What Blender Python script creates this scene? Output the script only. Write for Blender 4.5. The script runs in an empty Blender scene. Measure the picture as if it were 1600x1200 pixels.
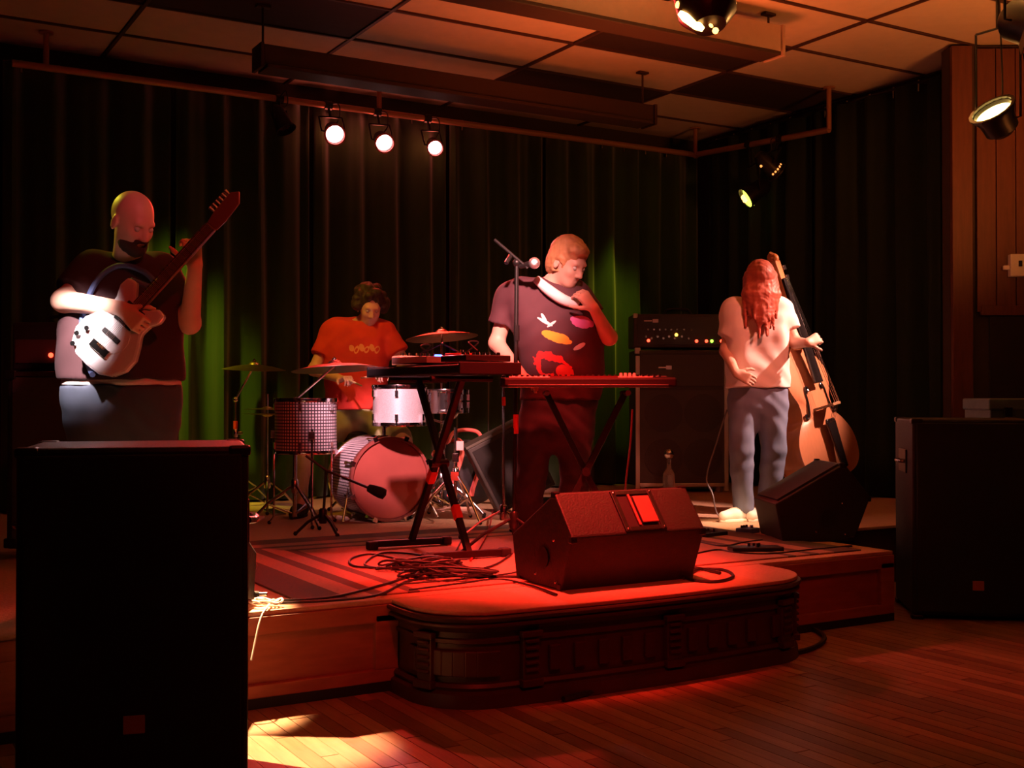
import bpy, bmesh, math, random
import numpy as np
from mathutils import Vector, Matrix
R = math.radians
scene = bpy.context.scene
col = scene.collection
random.seed(5)

# ------------------------------------------------------------------ camera, world, lights, exposure
FW = Vector((0.506, 0.8625, 0)).normalized()      # horizontal view direction
RT = Vector((FW.y, -FW.x, 0))                     # to the right of it
UP = Vector((0, 0, 1))
EYE = 1.19; STG = 0.37; FPX = 1821.0; HOR = 620.0; CEIL = EYE + 2.55
cam = bpy.data.cameras.new('camera'); co = bpy.data.objects.new('camera', cam); col.objects.link(co)
cam.sensor_width = 36; cam.lens = 36 * FPX / 1600; cam.clip_start = 0.05
co.location = (0, 0, EYE)
co.rotation_euler = (R(90) + math.atan(20 / FPX), 0, -math.atan2(FW.x, FW.y))
scene.camera = co
vs = scene.view_settings
vs.view_transform = 'Standard'; vs.look = 'None'; vs.gamma = 1; vs.use_curve_mapping = False
vs.exposure = 0.0
w = bpy.data.worlds.new('world'); scene.world = w; w.use_nodes = True
w.node_tree.nodes['Background'].inputs[0].default_value = (0.03, 0.006, 0.004, 1)
w.node_tree.nodes['Background'].inputs[1].default_value = 0.03

def spot(name, loc, target, color, power, angle, blend=0.5, radius=0.06, parent=None):
    l = bpy.data.lights.new(name, 'SPOT'); l.energy = power; l.color = color
    l.spot_size = R(angle); l.spot_blend = blend; l.shadow_soft_size = radius
    o = bpy.data.objects.new(name, l); col.objects.link(o)
    o.location = loc; d = Vector(target) - Vector(loc)
    o.rotation_euler = d.to_track_quat('-Z', 'Y').to_euler()
    if parent: o.parent = parent
    return o

def pix(px, py, d):                                # world point seen at a pixel at view depth d
    return Vector((0, 0, EYE)) + FW * d + RT * ((px - 800) / FPX * d) + UP * ((HOR - py) / FPX * d)

RED = (1, 0.03, 0.02); AMB = (1, 0.36, 0.08); PINK = (1, 0.36, 0.36); GRN = (1, 0.95, 0.05); WARM = (1, 0.6, 0.32)
# unseen stage lights of the house rig, with a few added fill spots
spot('red_wash_light', (2.85, 4.15, 3.68), (2.95, 4.75, STG), RED, 3300, 38, 1.0, 0.10)
spot('red_front_light', (1.3, 1.2, 3.55), (2.6, 5.5, 0.6), RED, 170, 60, 0.9, 0.10)
spot('white_guitar_light', (-0.5, 6.1, 3.4), (1.12, 4.10, 0.25), (1, 0.60, 0.32), 12000, 10.5, 0.5, 0.04)
spot('white_corner_fill', (1.70, 5.9, 3.6), (1.36, 4.43, STG), (1, 0.62, 0.30), 9000, 7.5, 0.6, 0.04)  # added spot, gives the stage corner its share of the white beam
spot('green_rim_light', (0.1, 6.9, 3.3), (1.0, 5.0, 1.95), GRN, 160, 9, 0.9, 0.05)
spot('pink_head_fill', (1.3, 2.0, 3.3), (1.10, 4.95, 1.93), (1, .25, .28), 70, 8, 0.9, 0.05)  # added spot, brightens the head of the guitarist
spot('white_front_light', (-0.3, 3.0, 3.3), (0.82, 4.82, 1.50), (1, 0.76, 0.74), 4800, 7.5, 0.8, 0.05)
spot('pink_keys_light', (1.3, 2.2, 3.3), (3.25, 5.6, 1.62), (1, 0.42, 0.38), 3200, 13, 0.9, 0.08)
spot('warm_bass_light', (6.9, 4.3, 3.3), (5.45, 6.0, 1.35), (1, 0.50, 0.38), 1300, 34, 0.8, 0.05)
spot('warm_bass_fill', (4.9, 2.4, 3.5), (5.25, 5.9, 1.4), (1, 0.22, 0.14), 450, 16, 0.9, 0.05)
spot('warm_shoe_fill', (4.3, 3.2, 3.5), (5.02, 5.66, .42), (1, 0.55, 0.28), 1300, 9, 0.9, 0.05)  # added spot, brightens the shoes and the stage beside them
spot('pink_drum_light', (0.9, 3.1, 3.4), (3.15, 7.0, 1.0), (1, 0.45, 0.52), 4200, 12, 0.8, 0.08)
spot('amber_drum_light', (2.0, 6.6, 3.4), (3.15, 7.9, 1.25), (1, 0.50, 0.04), 120, 34, 0.8, 0.08)
spot('green_curtain_light', (1.75, 8.25, 3.5), (2.42, 8.85, 1.0), GRN, 300, 34, 1.0, 0.08)
spot('green_curtain_light_two', (6.0, 8.2, 3.5), (6.32, 8.85, 1.9), GRN, 85, 26, 1.0, 0.08)
spot('ceiling_fill', (6.2, 3.6, 2.2), (6.8, 5.2, 3.74), (1, 0.26, 0.05), 130, 110, 1.0, 0.2)  # added unseen uplight in mid air, brightens the ceiling at the right
spot('ceiling_bounce_fill', (4.3, 5.6, 1.9), (4.4, 5.9, 3.74), (1, 0.16, 0.035), 200, 105, 1.0, 0.3)  # added unseen uplight, stands for red light bounced off the stage
spot('red_floor_light', (4.2, 0.5, 3.5), (3.3, 2.7, 0), (1, 0.05, 0.015), 45, 75, 1.0, 0.2)

# ------------------------------------------------------------------ materials
MATS = {}
def mat(name, color=(0.5, 0.5, 0.5), rough=0.5, metal=0.0, emit=None, es=0.0, var=0.0, scale=20.0, bump=0.0, coat=0.0, trans=0.0, stretch=None, spec=0.5):
    if name in MATS: return MATS[name]
    m = bpy.data.materials.new(name); m.use_nodes = True
    nt = m.node_tree; b = nt.nodes['Principled BSDF']
    b.inputs['Base Color'].default_value = (*color, 1); b.inputs['Roughness'].default_value = rough
    b.inputs['Metallic'].default_value = metal; b.inputs['Coat Weight'].default_value = coat
    b.inputs['Transmission Weight'].default_value = trans; b.inputs['Specular IOR Level'].default_value = spec
    if emit:
        b.inputs['Emission Color'].default_value = (*emit, 1); b.inputs['Emission Strength'].default_value = es
    if var or bump:
        tc = nt.nodes.new('ShaderNodeTexCoord'); mp = nt.nodes.new('ShaderNodeMapping'); n = nt.nodes.new('ShaderNodeTexNoise')
        if stretch: mp.inputs['Scale'].default_value = stretch
        n.inputs['Scale'].default_value = scale; n.inputs['Detail'].default_value = 6
        nt.links.new(tc.outputs['Object'], mp.inputs[0]); nt.links.new(mp.outputs[0], n.inputs['Vector'])
        if var:
            mx = nt.nodes.new('ShaderNodeMix'); mx.data_type = 'RGBA'
            mx.inputs[6].default_value = (*[max(0, c * (1 - var)) for c in color], 1)
            mx.inputs[7].default_value = (*[min(1, c * (1 + var)) for c in color], 1)
            nt.links.new(n.outputs[0], mx.inputs[0]); nt.links.new(mx.outputs[2], b.inputs['Base Color'])
        if bump:
            bp = nt.nodes.new('ShaderNodeBump'); bp.inputs['Strength'].default_value = bump; bp.inputs['Distance'].default_value = 0.01
            nt.links.new(n.outputs[0], bp.inputs['Height']); nt.links.new(bp.outputs[0], b.inputs['Normal'])
    MATS[name] = m; return m

black_wrap = mat('black_wrap', (0.018, 0.016, 0.016), 0.55, var=0.3, scale=120, bump=0.25)
black_metal = mat('black_metal', (0.02, 0.018, 0.018), 0.35, 0.3)
black_matte = mat('black_matte', (0.012, 0.011, 0.012), 0.8)
grille = mat('speaker_grille', (0.02, 0.018, 0.018), 0.7, 0.2, var=0.5, scale=400, bump=0.5)
chrome = mat('chrome', (0.85, 0.85, 0.87), 0.12, 1.0)
dull_chrome = mat('dull_chrome', (0.45, 0.44, 0.44), 0.25, 1.0)
brass = mat('cymbal_bronze', (0.75, 0.52, 0.2), 0.28, 1.0, var=0.15, scale=30)
red_tape = mat('red_tape', (0.85, 0.06, 0.03), 0.5)
cable_black = mat('cable_rubber', (0.015, 0.012, 0.012), 0.5)
cable_white = mat('white_cable', (0.7, 0.68, 0.64), 0.5)
skin = mat('skin', (0.62, 0.36, 0.27), 0.5, var=0.08, scale=25)
plate_white = mat('white_plastic', (0.75, 0.73, 0.7), 0.4)
wood_brown = mat('brown_wood', (0.20, 0.08, 0.035), 0.5, var=0.4, scale=9, stretch=(1, 8, 8), bump=0.1)

# ------------------------------------------------------------------ mesh helpers
class MB:
    """collects shapes and links them as one mesh"""
    def __init__(s): s.v = []; s.f = []; s.m = []; s.mi = 0
    def add(s, vs_, fs, M=None):
        n = len(s.v)
        s.v += [tuple(M @ Vector(v)) for v in vs_] if M is not None else [tuple(v) for v in vs_]
        s.f += [tuple(i + n for i in f) for f in fs]; s.m += [s.mi] * len(fs); return s
    def box(s, c, d, M=None):
        x, y, z = c; a, b, h = d[0] / 2, d[1] / 2, d[2] / 2
        vs_ = [(x + i * a, y + j * b, z + k * h) for k in (-1, 1) for j in (-1, 1) for i in (-1, 1)]
        return s.add(vs_, [(0, 2, 3, 1), (4, 5, 7, 6), (0, 1, 5, 4), (2, 6, 7, 3), (0, 4, 6, 2), (1, 3, 7, 5)], M)
    def tube(s, pts, r, seg=8, M=None, closed=False):
        pts = [Vector(p) for p in pts]; n = len(pts); rs = r if isinstance(r, (list, tuple)) else [r] * n
        vs_ = []; up = None
        for i, p in enumerate(pts):
            if closed: t = pts[(i + 1) % n] - pts[i - 1]
            else: t = (pts[min(i + 1, n - 1)] - pts[max(i - 1, 0)])
            t = t.normalized() if t.length > 1e-9 else Vector((0, 0, 1))
            if up is None: up = Vector((0, 0, 1)) if abs(t.z) < 0.9 else Vector((1, 0, 0))
            a = t.cross(up)
            if a.length < 1e-6: a = t.cross(Vector((0, 1, 0.1)))
            a.normalize(); b = t.cross(a).normalized(); up = -b if True else up
            up = a.cross(t).normalized()
            for k in range(seg):
                an = 2 * math.pi * k / seg
                vs_.append(p + (a * math.cos(an) + up * math.sin(an)) * rs[i])
        fs = []
        m = n if closed else n - 1
        for i in range(m):
            j = (i + 1) % n
            for k in range(seg):
                k2 = (k + 1) % seg; fs.append((i * seg + k, i * seg + k2, j * seg + k2, j * seg + k))
        if not closed:
            fs.append(tuple(range(seg))[::-1]); fs.append(tuple((n - 1) * seg + k for k in range(seg)))
        return s.add(vs_, fs, M)
    def lathe(s, prof, seg=24, M=None):
        vs_ = []; fs = []
        for r, z in prof:
            for k in range(seg):
                a = 2 * math.pi * k / seg; vs_.append((r * math.cos(a), r * math.sin(a), z))
        for i in range(len(prof) - 1):
            for k in range(seg):
                k2 = (k + 1) % seg; fs.append((i * seg + k, i * seg + k2, (i + 1) * seg + k2, (i + 1) * seg + k))
        if prof[0][0] > 1e-5: fs.append(tuple(range(seg))[::-1])
        if prof[-1][0] > 1e-5: fs.append(tuple((len(prof) - 1) * seg + k for k in range(seg)))
        return s.add(vs_, fs, M)
    def prism(s, poly, z0, z1, M=None):
        n = len(poly)
        vs_ = [(p[0], p[1], z0) for p in poly] + [(p[0], p[1], z1) for p in poly]
        fs = [tuple(range(n))[::-1], tuple(range(n, 2 * n))] + [(i, (i + 1) % n, n + (i + 1) % n, n + i) for i in range(n)]
        return s.add(vs_, fs, M)
    def sphere(s, c, r, seg=14, M=None, sc=(1, 1, 1)):
        n = seg // 2
        prof = [(math.sin(math.pi * i / n) * r, -math.cos(math.pi * i / n) * r) for i in range(n + 1)]
        T = Matrix.Translation(Vector(c)) @ Matrix.Diagonal((*sc, 1))
        return s.lathe(prof, seg, (M @ T) if M is not None else T)
    def build(s, name, m, parent=None, bevel=0.0, smooth=False, loc=None, label=None):
        me = bpy.data.meshes.new(name); me.from_pydata(s.v, [], s.f)
        for x in (m if isinstance(m, (list, tuple)) else [m]): me.materials.append(x)
        if any(s.m): me.polygons.foreach_set('material_index', s.m)
        bm = bmesh.new(); bm.from_mesh(me); bmesh.ops.remove_doubles(bm, verts=bm.verts, dist=1e-6)
        bmesh.ops.recalc_face_normals(bm, faces=bm.faces); bm.to_mesh(me); bm.free()
        o = bpy.data.objects.new(name, me); col.objects.link(o)
        if parent: o.parent = parent
        if loc is not None: o.location = loc
        if smooth:
            for p in me.polygons: p.use_smooth = True
            me.set_sharp_from_angle(angle=R(40))
        if bevel:
            b = o.modifiers.new('bevel', 'BEVEL'); b.width = bevel; b.segments = 2; b.limit_method = 'ANGLE'
        if label: o['label'] = label
        return o

def tag(o, label, cat, group=None):
    o['label'] = label; o['category'] = cat
    if group: o['group'] = group
    return o
def thing(name, label, cat, loc=(0, 0, 0), rotz=0.0, group=None):
    o = bpy.data.objects.new(name, None); col.objects.link(o); o.empty_display_size = 0.1
    o.location = loc; o.rotation_euler = (0, 0, rotz); return tag(o, label, cat, group)
def struct(o): o['kind'] = 'structure'; return o
def copy_tree(o, parent=None):
    c = o.copy(); col.objects.link(c); c.parent = parent
    for ch in list(o.children): copy_tree(ch, c)
    return c
CAMZ = -math.atan2(FW.x, FW.y)       # rotation that turns local x to the right of the picture
def aimM(p, q, roll=(0, 0, 1)):
    """matrix whose z axis runs from p to q"""
    z = (Vector(q) - Vector(p)).normalized(); x = Vector(roll).cross(z)
    if x.length < 1e-4: x = Vector((1, 0, 0)).cross(z)
    x.normalize(); y = z.cross(x)
    M = Matrix((x, y, z)).transposed().to_4x4(); M.translation = Vector(p); return M
def onstage(px, py):
    d = (EYE - STG) * FPX / (py - HOR); p = pix(px, py, d); p.z = STG; return p
def smooth_path(pts, n=8):
    """Catmull-Rom through the points"""
    P = [Vector(p) for p in pts]; P = [P[0] * 2 - P[1]] + P + [P[-1] * 2 - P[-2]]; out = []
    for i in range(1, len(P) - 2):
        for k in range(n):
            t = k / n; a, b, c, d = P[i - 1], P[i], P[i + 1], P[i + 2]
            out.append(0.5 * ((2 * b) + (c - a) * t + (2 * a - 5 * b + 4 * c - d) * t * t + (3 * b - 3 * c + d - a) * t ** 3))
    out.append(P[-2]); return out

# ------------------------------------------------------------------ smooth bodies from a distance field
def V3(p): return np.array([float(p[0]), float(p[1]), float(p[2])])
def cone(a, b, ra, rb, k=0.02, caps=()): return dict(t='c', a=V3(a), b=V3(b), ra=ra, rb=rb, k=k, caps=caps, op='+')
def ell(c, r, k=0.02, M=None, op='+'): return dict(t='e', c=V3(c), r=V3(r), k=k, M=M, op=op)
def cutp(p, n): return dict(t='p', p=V3(p), n=V3(n), op='&')      # keeps the side the normal points away from
def field(prims, res, wr=0.0, wf=30.0):
    lo = np.full(3, 1e9); hi = np.full(3, -1e9)
    for q in prims:
        if q['op'] != '+': continue
        if q['t'] == 'c':
            r = max(q['ra'], q['rb']); lo = np.minimum(lo, np.minimum(q['a'], q['b']) - r); hi = np.maximum(hi, np.maximum(q['a'], q['b']) + r)
        else:
            r = q['r'].max(); lo = np.minimum(lo, q['c'] - r); hi = np.maximum(hi, q['c'] + r)
    lo -= 0.03; hi += 0.03
    n = np.ceil((hi - lo) / res).astype(int) + 1
    ax = [(lo[i] + res * np.arange(n[i])).astype(np.float32) for i in range(3)]
    F = np.full(tuple(n), 1.0, np.float32)
    for q in prims:
        if q['t'] == 'p':
            X, Y, Z = ax[0][:, None, None], ax[1][None, :, None], ax[2][None, None, :]
            F = np.maximum(F, (X - q['p'][0]) * q['n'][0] + (Y - q['p'][1]) * q['n'][1] + (Z - q['p'][2]) * q['n'][2]); continue
        pad = 0.06
        if q['t'] == 'c':
            r = max(q['ra'], q['rb']) + pad; l = np.minimum(q['a'], q['b']) - r; h = np.maximum(q['a'], q['b']) + r
        else:
            r = q['r'].max() + pad; l = q['c'] - r; h = q['c'] + r
        i0 = np.clip(np.floor((l - lo) / res).astype(int), 0, n); i1 = np.clip(np.ceil((h - lo) / res).astype(int) + 1, 0, n)
        sl = tuple(slice(i0[i], i1[i]) for i in range(3))
        X = ax[0][sl[0]][:, None, None]; Y = ax[1][sl[1]][None, :, None]; Z = ax[2][sl[2]][None, None, :]
        if q['t'] == 'c':
            ba = q['b'] - q['a']; L = max(ba.dot(ba), 1e-9)
            px, py, pz = X - q['a'][0], Y - q['a'][1], Z - q['a'][2]
            t = np.clip((px * ba[0] + py * ba[1] + pz * ba[2]) / L, 0, 1)
            D = np.sqrt((px - t * ba[0]) ** 2 + (py - t * ba[1]) ** 2 + (pz - t * ba[2]) ** 2) - (q['ra'] + (q['rb'] - q['ra']) * t)
            for cp, cn in q['caps']:
                D = np.maximum(D, (X - cp[0]) * cn[0] + (Y - cp[1]) * cn[1] + (Z - cp[2]) * cn[2])
        else:
            px, py, pz = X - q['c'][0], Y - q['c'][1], Z - q['c'][2]
            if q['M'] is not None:
                A = q['M']; px, py, pz = (px * A[0][i] + py * A[1][i] + pz * A[2][i] for i in range(3))
            k0 = np.sqrt((px / q['r'][0]) ** 2 + (py / q['r'][1]) ** 2 + (pz / q['r'][2]) ** 2)
            k1 = np.sqrt((px / q['r'][0] ** 2) ** 2 + (py / q['r'][1] ** 2) ** 2 + (pz / q['r'][2] ** 2) ** 2)
            D = k0 * (k0 - 1) / np.maximum(k1, 1e-6)
        G = F[sl]; k = q['k']
        if q['op'] == '+':
            hh = np.clip(k - np.abs(G - D), 0, None) / k; F[sl] = np.minimum(G, D) - hh * hh * k * 0.25
        else:
            hh = np.clip(k - np.abs(G + D), 0, None) / k; F[sl] = np.maximum(G, -D) + hh * hh * k * 0.25
    if wr:
        X, Y, Z = ax[0][:, None, None], ax[1][None, :, None], ax[2][None, None, :]
        F += wr * (np.sin(X * wf + 5 * np.sin(Z * wf * 0.31)) * np.sin(Z * wf * 1.1 + 3 * np.sin(X * wf * 0.4 + Y * 9)) + 0.5 * np.sin(Y * wf * 1.3 + Z * wf * 0.7 + X * wf * .8))
    return F, lo, res
def nets(F, lo, res):
    """naive surface nets"""
    S = F < 0; nx, ny, nz = F.shape
    cnt = np.zeros((nx - 1, ny - 1, nz - 1), np.int8)
    acc = np.zeros((nx - 1, ny - 1, nz - 1, 3), np.float32); num = np.zeros((nx - 1, ny - 1, nz - 1), np.float32)
    for a in range(3):
        s0 = [slice(None)] * 3; s1 = [slice(None)] * 3; s0[a] = slice(0, -1); s1[a] = slice(1, None)
        f0, f1 = F[tuple(s0)], F[tuple(s1)]; cr = (f0 < 0) != (f1 < 0)
        t = np.where(cr, f0 / np.where(cr, f0 - f1, 1), 0)
        o1, o2 = [i for i in range(3) if i != a]
        for d1 in (0, 1):
            for d2 in (0, 1):
                sl = [slice(None)] * 3
                sl[o1] = slice(d1, F.shape[o1] - 1 + d1); sl[o2] = slice(d2, F.shape[o2] - 1 + d2)
                c = cr[tuple(sl)]; tt = t[tuple(sl)]
                num += c; acc[..., a] += np.where(c, tt, 0); acc[..., o1] += c * d1; acc[..., o2] += c * d2
    act = num > 0; idx = np.full(act.shape, -1, np.int64); idx[act] = np.arange(act.sum())
    base = np.argwhere(act); V = lo + res * (base + acc[act] / num[act][:, None])
    Q = []
    for a in range(3):
        o1, o2 = [i for i in range(3) if i != a]
        if a == 1: o1, o2 = 2, 0
        s0 = [slice(1, -1)] * 3; s1 = [slice(1, -1)] * 3; s0[a] = slice(0, -1); s1[a] = slice(1, None)
        A, B = S[tuple(s0)], S[tuple(s1)]; cr = A != B; p = np.argwhere(cr); off = np.ones(3, int); off[a] = 0; p = p + off
        if len(p) == 0: continue
        e1 = np.zeros(3, int); e1[o1] = 1; e2 = np.zeros(3, int); e2[o2] = 1
        g = lambda q: idx[q[:, 0], q[:, 1], q[:, 2]]
        q = np.stack([g(p - e1 - e2), g(p - e2), g(p), g(p - e1)], 1)
        fl = ~A[cr]; q[fl] = q[fl][:, ::-1]; Q.append(q)
    return V, np.concatenate(Q)
def flesh(name, prims, m, parent, res=0.007, wr=0.0, wf=30.0, chooser=None, label=None, relax=2):
    F, lo, rs = field(prims, res, wr, wf); V, Q = nets(F, lo, rs)
    me = bpy.data.meshes.new(name); me.from_pydata(V.tolist(), [], Q.tolist())
    for x in (m if isinstance(m, (list, tuple)) else [m]): me.materials.append(x)
    if chooser is not None:
        C = V[Q].mean(1); N = np.cross(V[Q[:, 1]] - V[Q[:, 0]], V[Q[:, 2]] - V[Q[:, 0]])
        me.polygons.foreach_set('material_index', chooser(C, N).astype(np.int32))
    me.polygons.foreach_set('use_smooth', [True] * len(Q)); me.update()
    o = bpy.data.objects.new(name, me); col.objects.link(o); o.parent = parent
    if relax:
        s = o.modifiers.new('smooth', 'SMOOTH'); s.factor = 0.5; s.iterations = relax
    if label: o['label'] = label
    return o

def frame(f, u):
    f = Vector(f).normalized(); r = f.cross(Vector(u)).normalized(); u = r.cross(f).normalized(); return f, r, u
def head_prims(c, f, u, s=1.0):
    """c: centre of the skull; f: where the face looks; u: up of the head"""
    f, r, u = frame(f, u); c = Vector(c)
    P = lambda x, y, z: c + (r * x + f * y + u * z) * s
    A = np.array([[r[i], f[i], u[i]] for i in range(3)])
    E = lambda x, y, z, a, b, h, k=0.02, op='+': ell(P(x, y, z), (a * s, b * s, h * s), k * s, A, op)
    q = [E(0, -0.012, 0.03, 0.074, 0.094, 0.088), E(0, 0.03, -0.03, 0.058, 0.062, 0.082, 0.03), E(0, 0.058, -0.088, 0.026, 0.022, 0.02, 0.03),
         E(-0.03, 0.062, -0.025, 0.024, 0.02, 0.02, 0.02), E(0.03, 0.062, -0.025, 0.024, 0.02, 0.02, 0.02),
         cone(P(-0.032, 0.08, 0.022), P(0.032, 0.08, 0.022), 0.011 * s, 0.011 * s, 0.02),
         E(-0.031, 0.092, 0.002, 0.016, 0.012, 0.010, 0.012, '-'), E(0.031, 0.092, 0.002, 0.016, 0.012, 0.010, 0.012, '-'),
         cone(P(0, 0.088, 0.008), P(0, 0.108, -0.03), 0.008 * s, 0.012 * s, 0.012), E(-0.012, 0.098, -0.035, 0.008, 0.01, 0.007, 0.008), E(0.012, 0.098, -0.035, 0.008, 0.01, 0.007, 0.008),
         cone(P(-0.018, 0.083, -0.056), P(0.018, 0.083, -0.056), 0.006 * s, 0.006 * s, 0.006), cone(P(-0.015, 0.081, -0.067), P(0.015, 0.081, -0.067), 0.007 * s, 0.007 * s, 0.006),
         E(0, 0.094, -0.0615, 0.022, 0.014, 0.0018, 0.004, '-'),
         E(-0.078, -0.005, -0.01, 0.009, 0.018, 0.031, 0.008), E(0.078, -0.005, -0.01, 0.009, 0.018, 0.031, 0.008),
         E(-0.088, -0.001, -0.006, 0.006, 0.009, 0.017, 0.006, '-'), E(0.088, -0.001, -0.006, 0.006, 0.009, 0.017, 0.006, '-')]
    return q, P, E
def eyes(P, parent, s=1.0):
    for sx in (-1, 1):
        o = MB().sphere((0, 0, 0), 0.0118 * s, 12).build('eye', eye_m, parent, smooth=True, loc=P(sx * 0.031, 0.079, 0.002))
eye_m = mat('eye_white', (0.5, 0.45, 0.42), 0.2)
def hand_prims(w, d, n, side, curl=0.5, s=1.0, spread=0.0):
    """w wrist, d towards the fingers, n the way the palm faces, side +1/-1 puts the thumb"""
    w = Vector(w); d = Vector(d).normalized(); n = Vector(n); n = (n - d * n.dot(d)).normalized(); t = d.cross(n) * side
    q = []
    K = [w + (d * 0.088 + t * x) * s for x in (0.030, 0.010, -0.010, -0.029)]
    for i, kx in enumerate(K):
        q.append(cone(w + (d * 0.008 + t * (0.016 - 0.011 * i)) * s, kx, 0.0145 * s, 0.0115 * s, 0.012))
    L = (0.072, 0.080, 0.074, 0.058)
    for i, kx in enumerate(K):
        a = 0.15; p = kx; r = 0.0088 * s
        for j, fr in enumerate((0.45, 0.31, 0.24)):
            a += curl * (0.75, 0.95, 0.7)[j]
            dd = d * math.cos(a) + n * math.sin(a) + t * (spread * (1.5 - i) * 0.1)
            e = p + dd.normalized() * L[i] * fr * s
            q.append(cone(p, e, r, r * 0.9, 0.004)); r *= 0.92; p = e
    p = w + (d * 0.02 + t * 0.022 + n * 0.004) * s
    for j, (l, a, b) in enumerate(((0.042, 0.85, 0.25), (0.032, 0.55, 0.45), (0.026, 0.25, 0.6 + 0.3 * curl))):
        dd = (d * 0.75 + t * a + n * b).normalized(); e = p + dd * l * s
        q.append(cone(p, e, (0.0135, 0.0105, 0.0095)[j] * s, (0.0105, 0.0095, 0.008)[j] * s, 0.008)); p = e
    return q
def trunk(levels, inflate=0.0, k=0.035, n=3):
    """levels: (centre, half-width vector, radius)"""
    q = []
    for i in range(len(levels) - 1):
        (c0, w0, r0), (c1, w1, r1) = levels[i], levels[i + 1]
        for j in range(n + (i == len(levels) - 2)):
            t = j / n; c = Vector(c0).lerp(Vector(c1), t); ww = Vector(w0).lerp(Vector(w1), t); r = r0 + (r1 - r0) * t + inflate
            q.append(cone(c - ww, c + ww, r, r, k))
    return q
def sleeve(a, b, ra, rb, k=0.03):
    d = (Vector(b) - Vector(a)).normalized(); return cone(a, Vector(b) + d * 0.03, ra, rb, k, caps=((V3(b), V3(d)),))

# ================================================================== THE ROOM
plank_mats = [mat('floor_oak_%s' % n, c, 0.38, var=0.35, scale=7, stretch=(9, 1, 9), bump=0.12) for n, c in
              (('tan', (0.30, 0.14, 0.07)), ('brown', (0.24, 0.11, 0.05)), ('pale', (0.36, 0.18, 0.09)), ('dark', (0.19, 0.08, 0.04)))]
fl = struct(MB().box((4.0, 3.7, -0.06), (10.6, 11.4, 0.1)).build('floor', plank_mats[3]))
PW = 0.066
pm = [MB().box((0, 0, 0), (PW - 0.003, L - 0.004, 0.012)).build('plank', m, fl).data for L, m in zip((1.1, 0.9, 1.3, 0.7), plank_mats)]
for o in list(fl.children): bpy.data.objects.remove(o)
count = 0; rest = MB(); rng = random.Random(3)
LEN = (1.1, 0.9, 1.3, 0.7)
lens_all = []
for i in range(112):
    x = -0.8 + i * PW; y = 1.2 + rng.random() * 0.9
    while y < 5.2:
        k = rng.randrange(4); L = LEN[k]
        d = x * FW.x + (y + L / 2) * FW.y; lat = x * RT.x + (y + L / 2) * RT.y
        inview = 2.6 < d and -0.30 < lat / d < 0.48 and y < 4.3
        if inview and count < 300:
            me = bpy.data.objects.new('plank', pm[k] if rng.random() < .6 else pm[k]); col.objects.link(me)
            me.parent = fl; me.location = (x, y + L / 2, -0.006 - rng.random() * 0.001); count += 1
        else: rest.box((x, y + L / 2, -0.0065), (PW - 0.003, L - 0.004, 0.012))
        y += L
rest.build('far_planks', plank_mats[1], fl)['kind'] = 'stuff'

wallpaint = mat('dark_wall_paint', (0.05, 0.028, 0.022), 0.8, var=0.2)
struct(MB().box((3.9, 9.15, 1.9), (8.0, 0.1, 3.8)).build('wall_back', wallpaint))
struct(MB().box((7.55, 7.5, 1.9), (0.1, 3.4, 3.8)).build('wall_right', wallpaint))
struct(MB().box((-1.05, 3.75, 1.9), (0.1, 10.8, 3.8)).build('wall_left', wallpaint))
struct(MB().box((0.76, 8.98, 1.9), (0.5, 0.24, 3.8)).build('trim_1', wallpaint))
# angled wall at the right, vertical boards, with a doorway
pa = Vector((6.98, 5.64, 0)); dr = Vector((0.85, -0.53, 0)).normalized(); rz = math.atan2(dr.y, dr.x)
panelwood = mat('panel_wood', (0.12, 0.035, 0.02), 0.5, var=0.45, scale=6, stretch=(6, 6, 0.7), bump=0.15)
wa = struct(MB().box((1.5, 0.10, CEIL / 2 - .005), (3.0, 0.16, CEIL - .01)).build('wall_stage_right', wallpaint, loc=pa)); wa.rotation_euler.z = rz
MB().box((0.075, -0.005, (CEIL) / 2), (0.145, 0.05, CEIL - 0.04)).build('corner_board', panelwood, wa, bevel=0.004)
for i in range(10):
    MB().box((0.25 + i * 0.14, -0.0, 2.75), (0.134, 0.03, 1.9)).build('board', panelwood, wa, bevel=0.003)
MB().box((0.9, 0.0, 1.81), (1.38, 0.05, 0.07)).build('door_header', panelwood, wa, bevel=0.004)
dm = mat('dark_door', (0.018, 0.010, 0.010), 0.6, var=0.3)
do = struct(MB().box((0.72, 0, 0.885), (0.9, 0.03, 1.76)).build('door_1', dm, loc=pa + dr * 0.0)); do.rotation_euler.z = rz
do.parent = None; do.location = pa + Vector((0, 0, 0.0)) - Vector((dr.y, -dr.x, 0)) * -0.006
MB().sphere((0.42, -0.04, 1.02), 0.025, 10).build('door_knob', dull_chrome, do, smooth=True)
sw = thing('switch_box', 'cream electrical switch box high on the dark wall at the far right', 'switch', pa + dr * 0.46 + Vector((-.53, -.85, 0)) * 0.03 + Vector((0, 0, 2.13)), rz)
MB().box((0, -0.02, 0), (0.13, 0.06, 0.16)).build('box_body', plate_white, sw, bevel=0.006)
MB().box((-0.085, -0.015, -0.015), (0.04, 0.03, 0.03)).build('conduit_stub', plate_white, sw, bevel=0.004)
MB().box((0.0, -0.058, 0.01), (0.02, 0.02, 0.04)).build('toggle', black_matte, sw)

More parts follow.
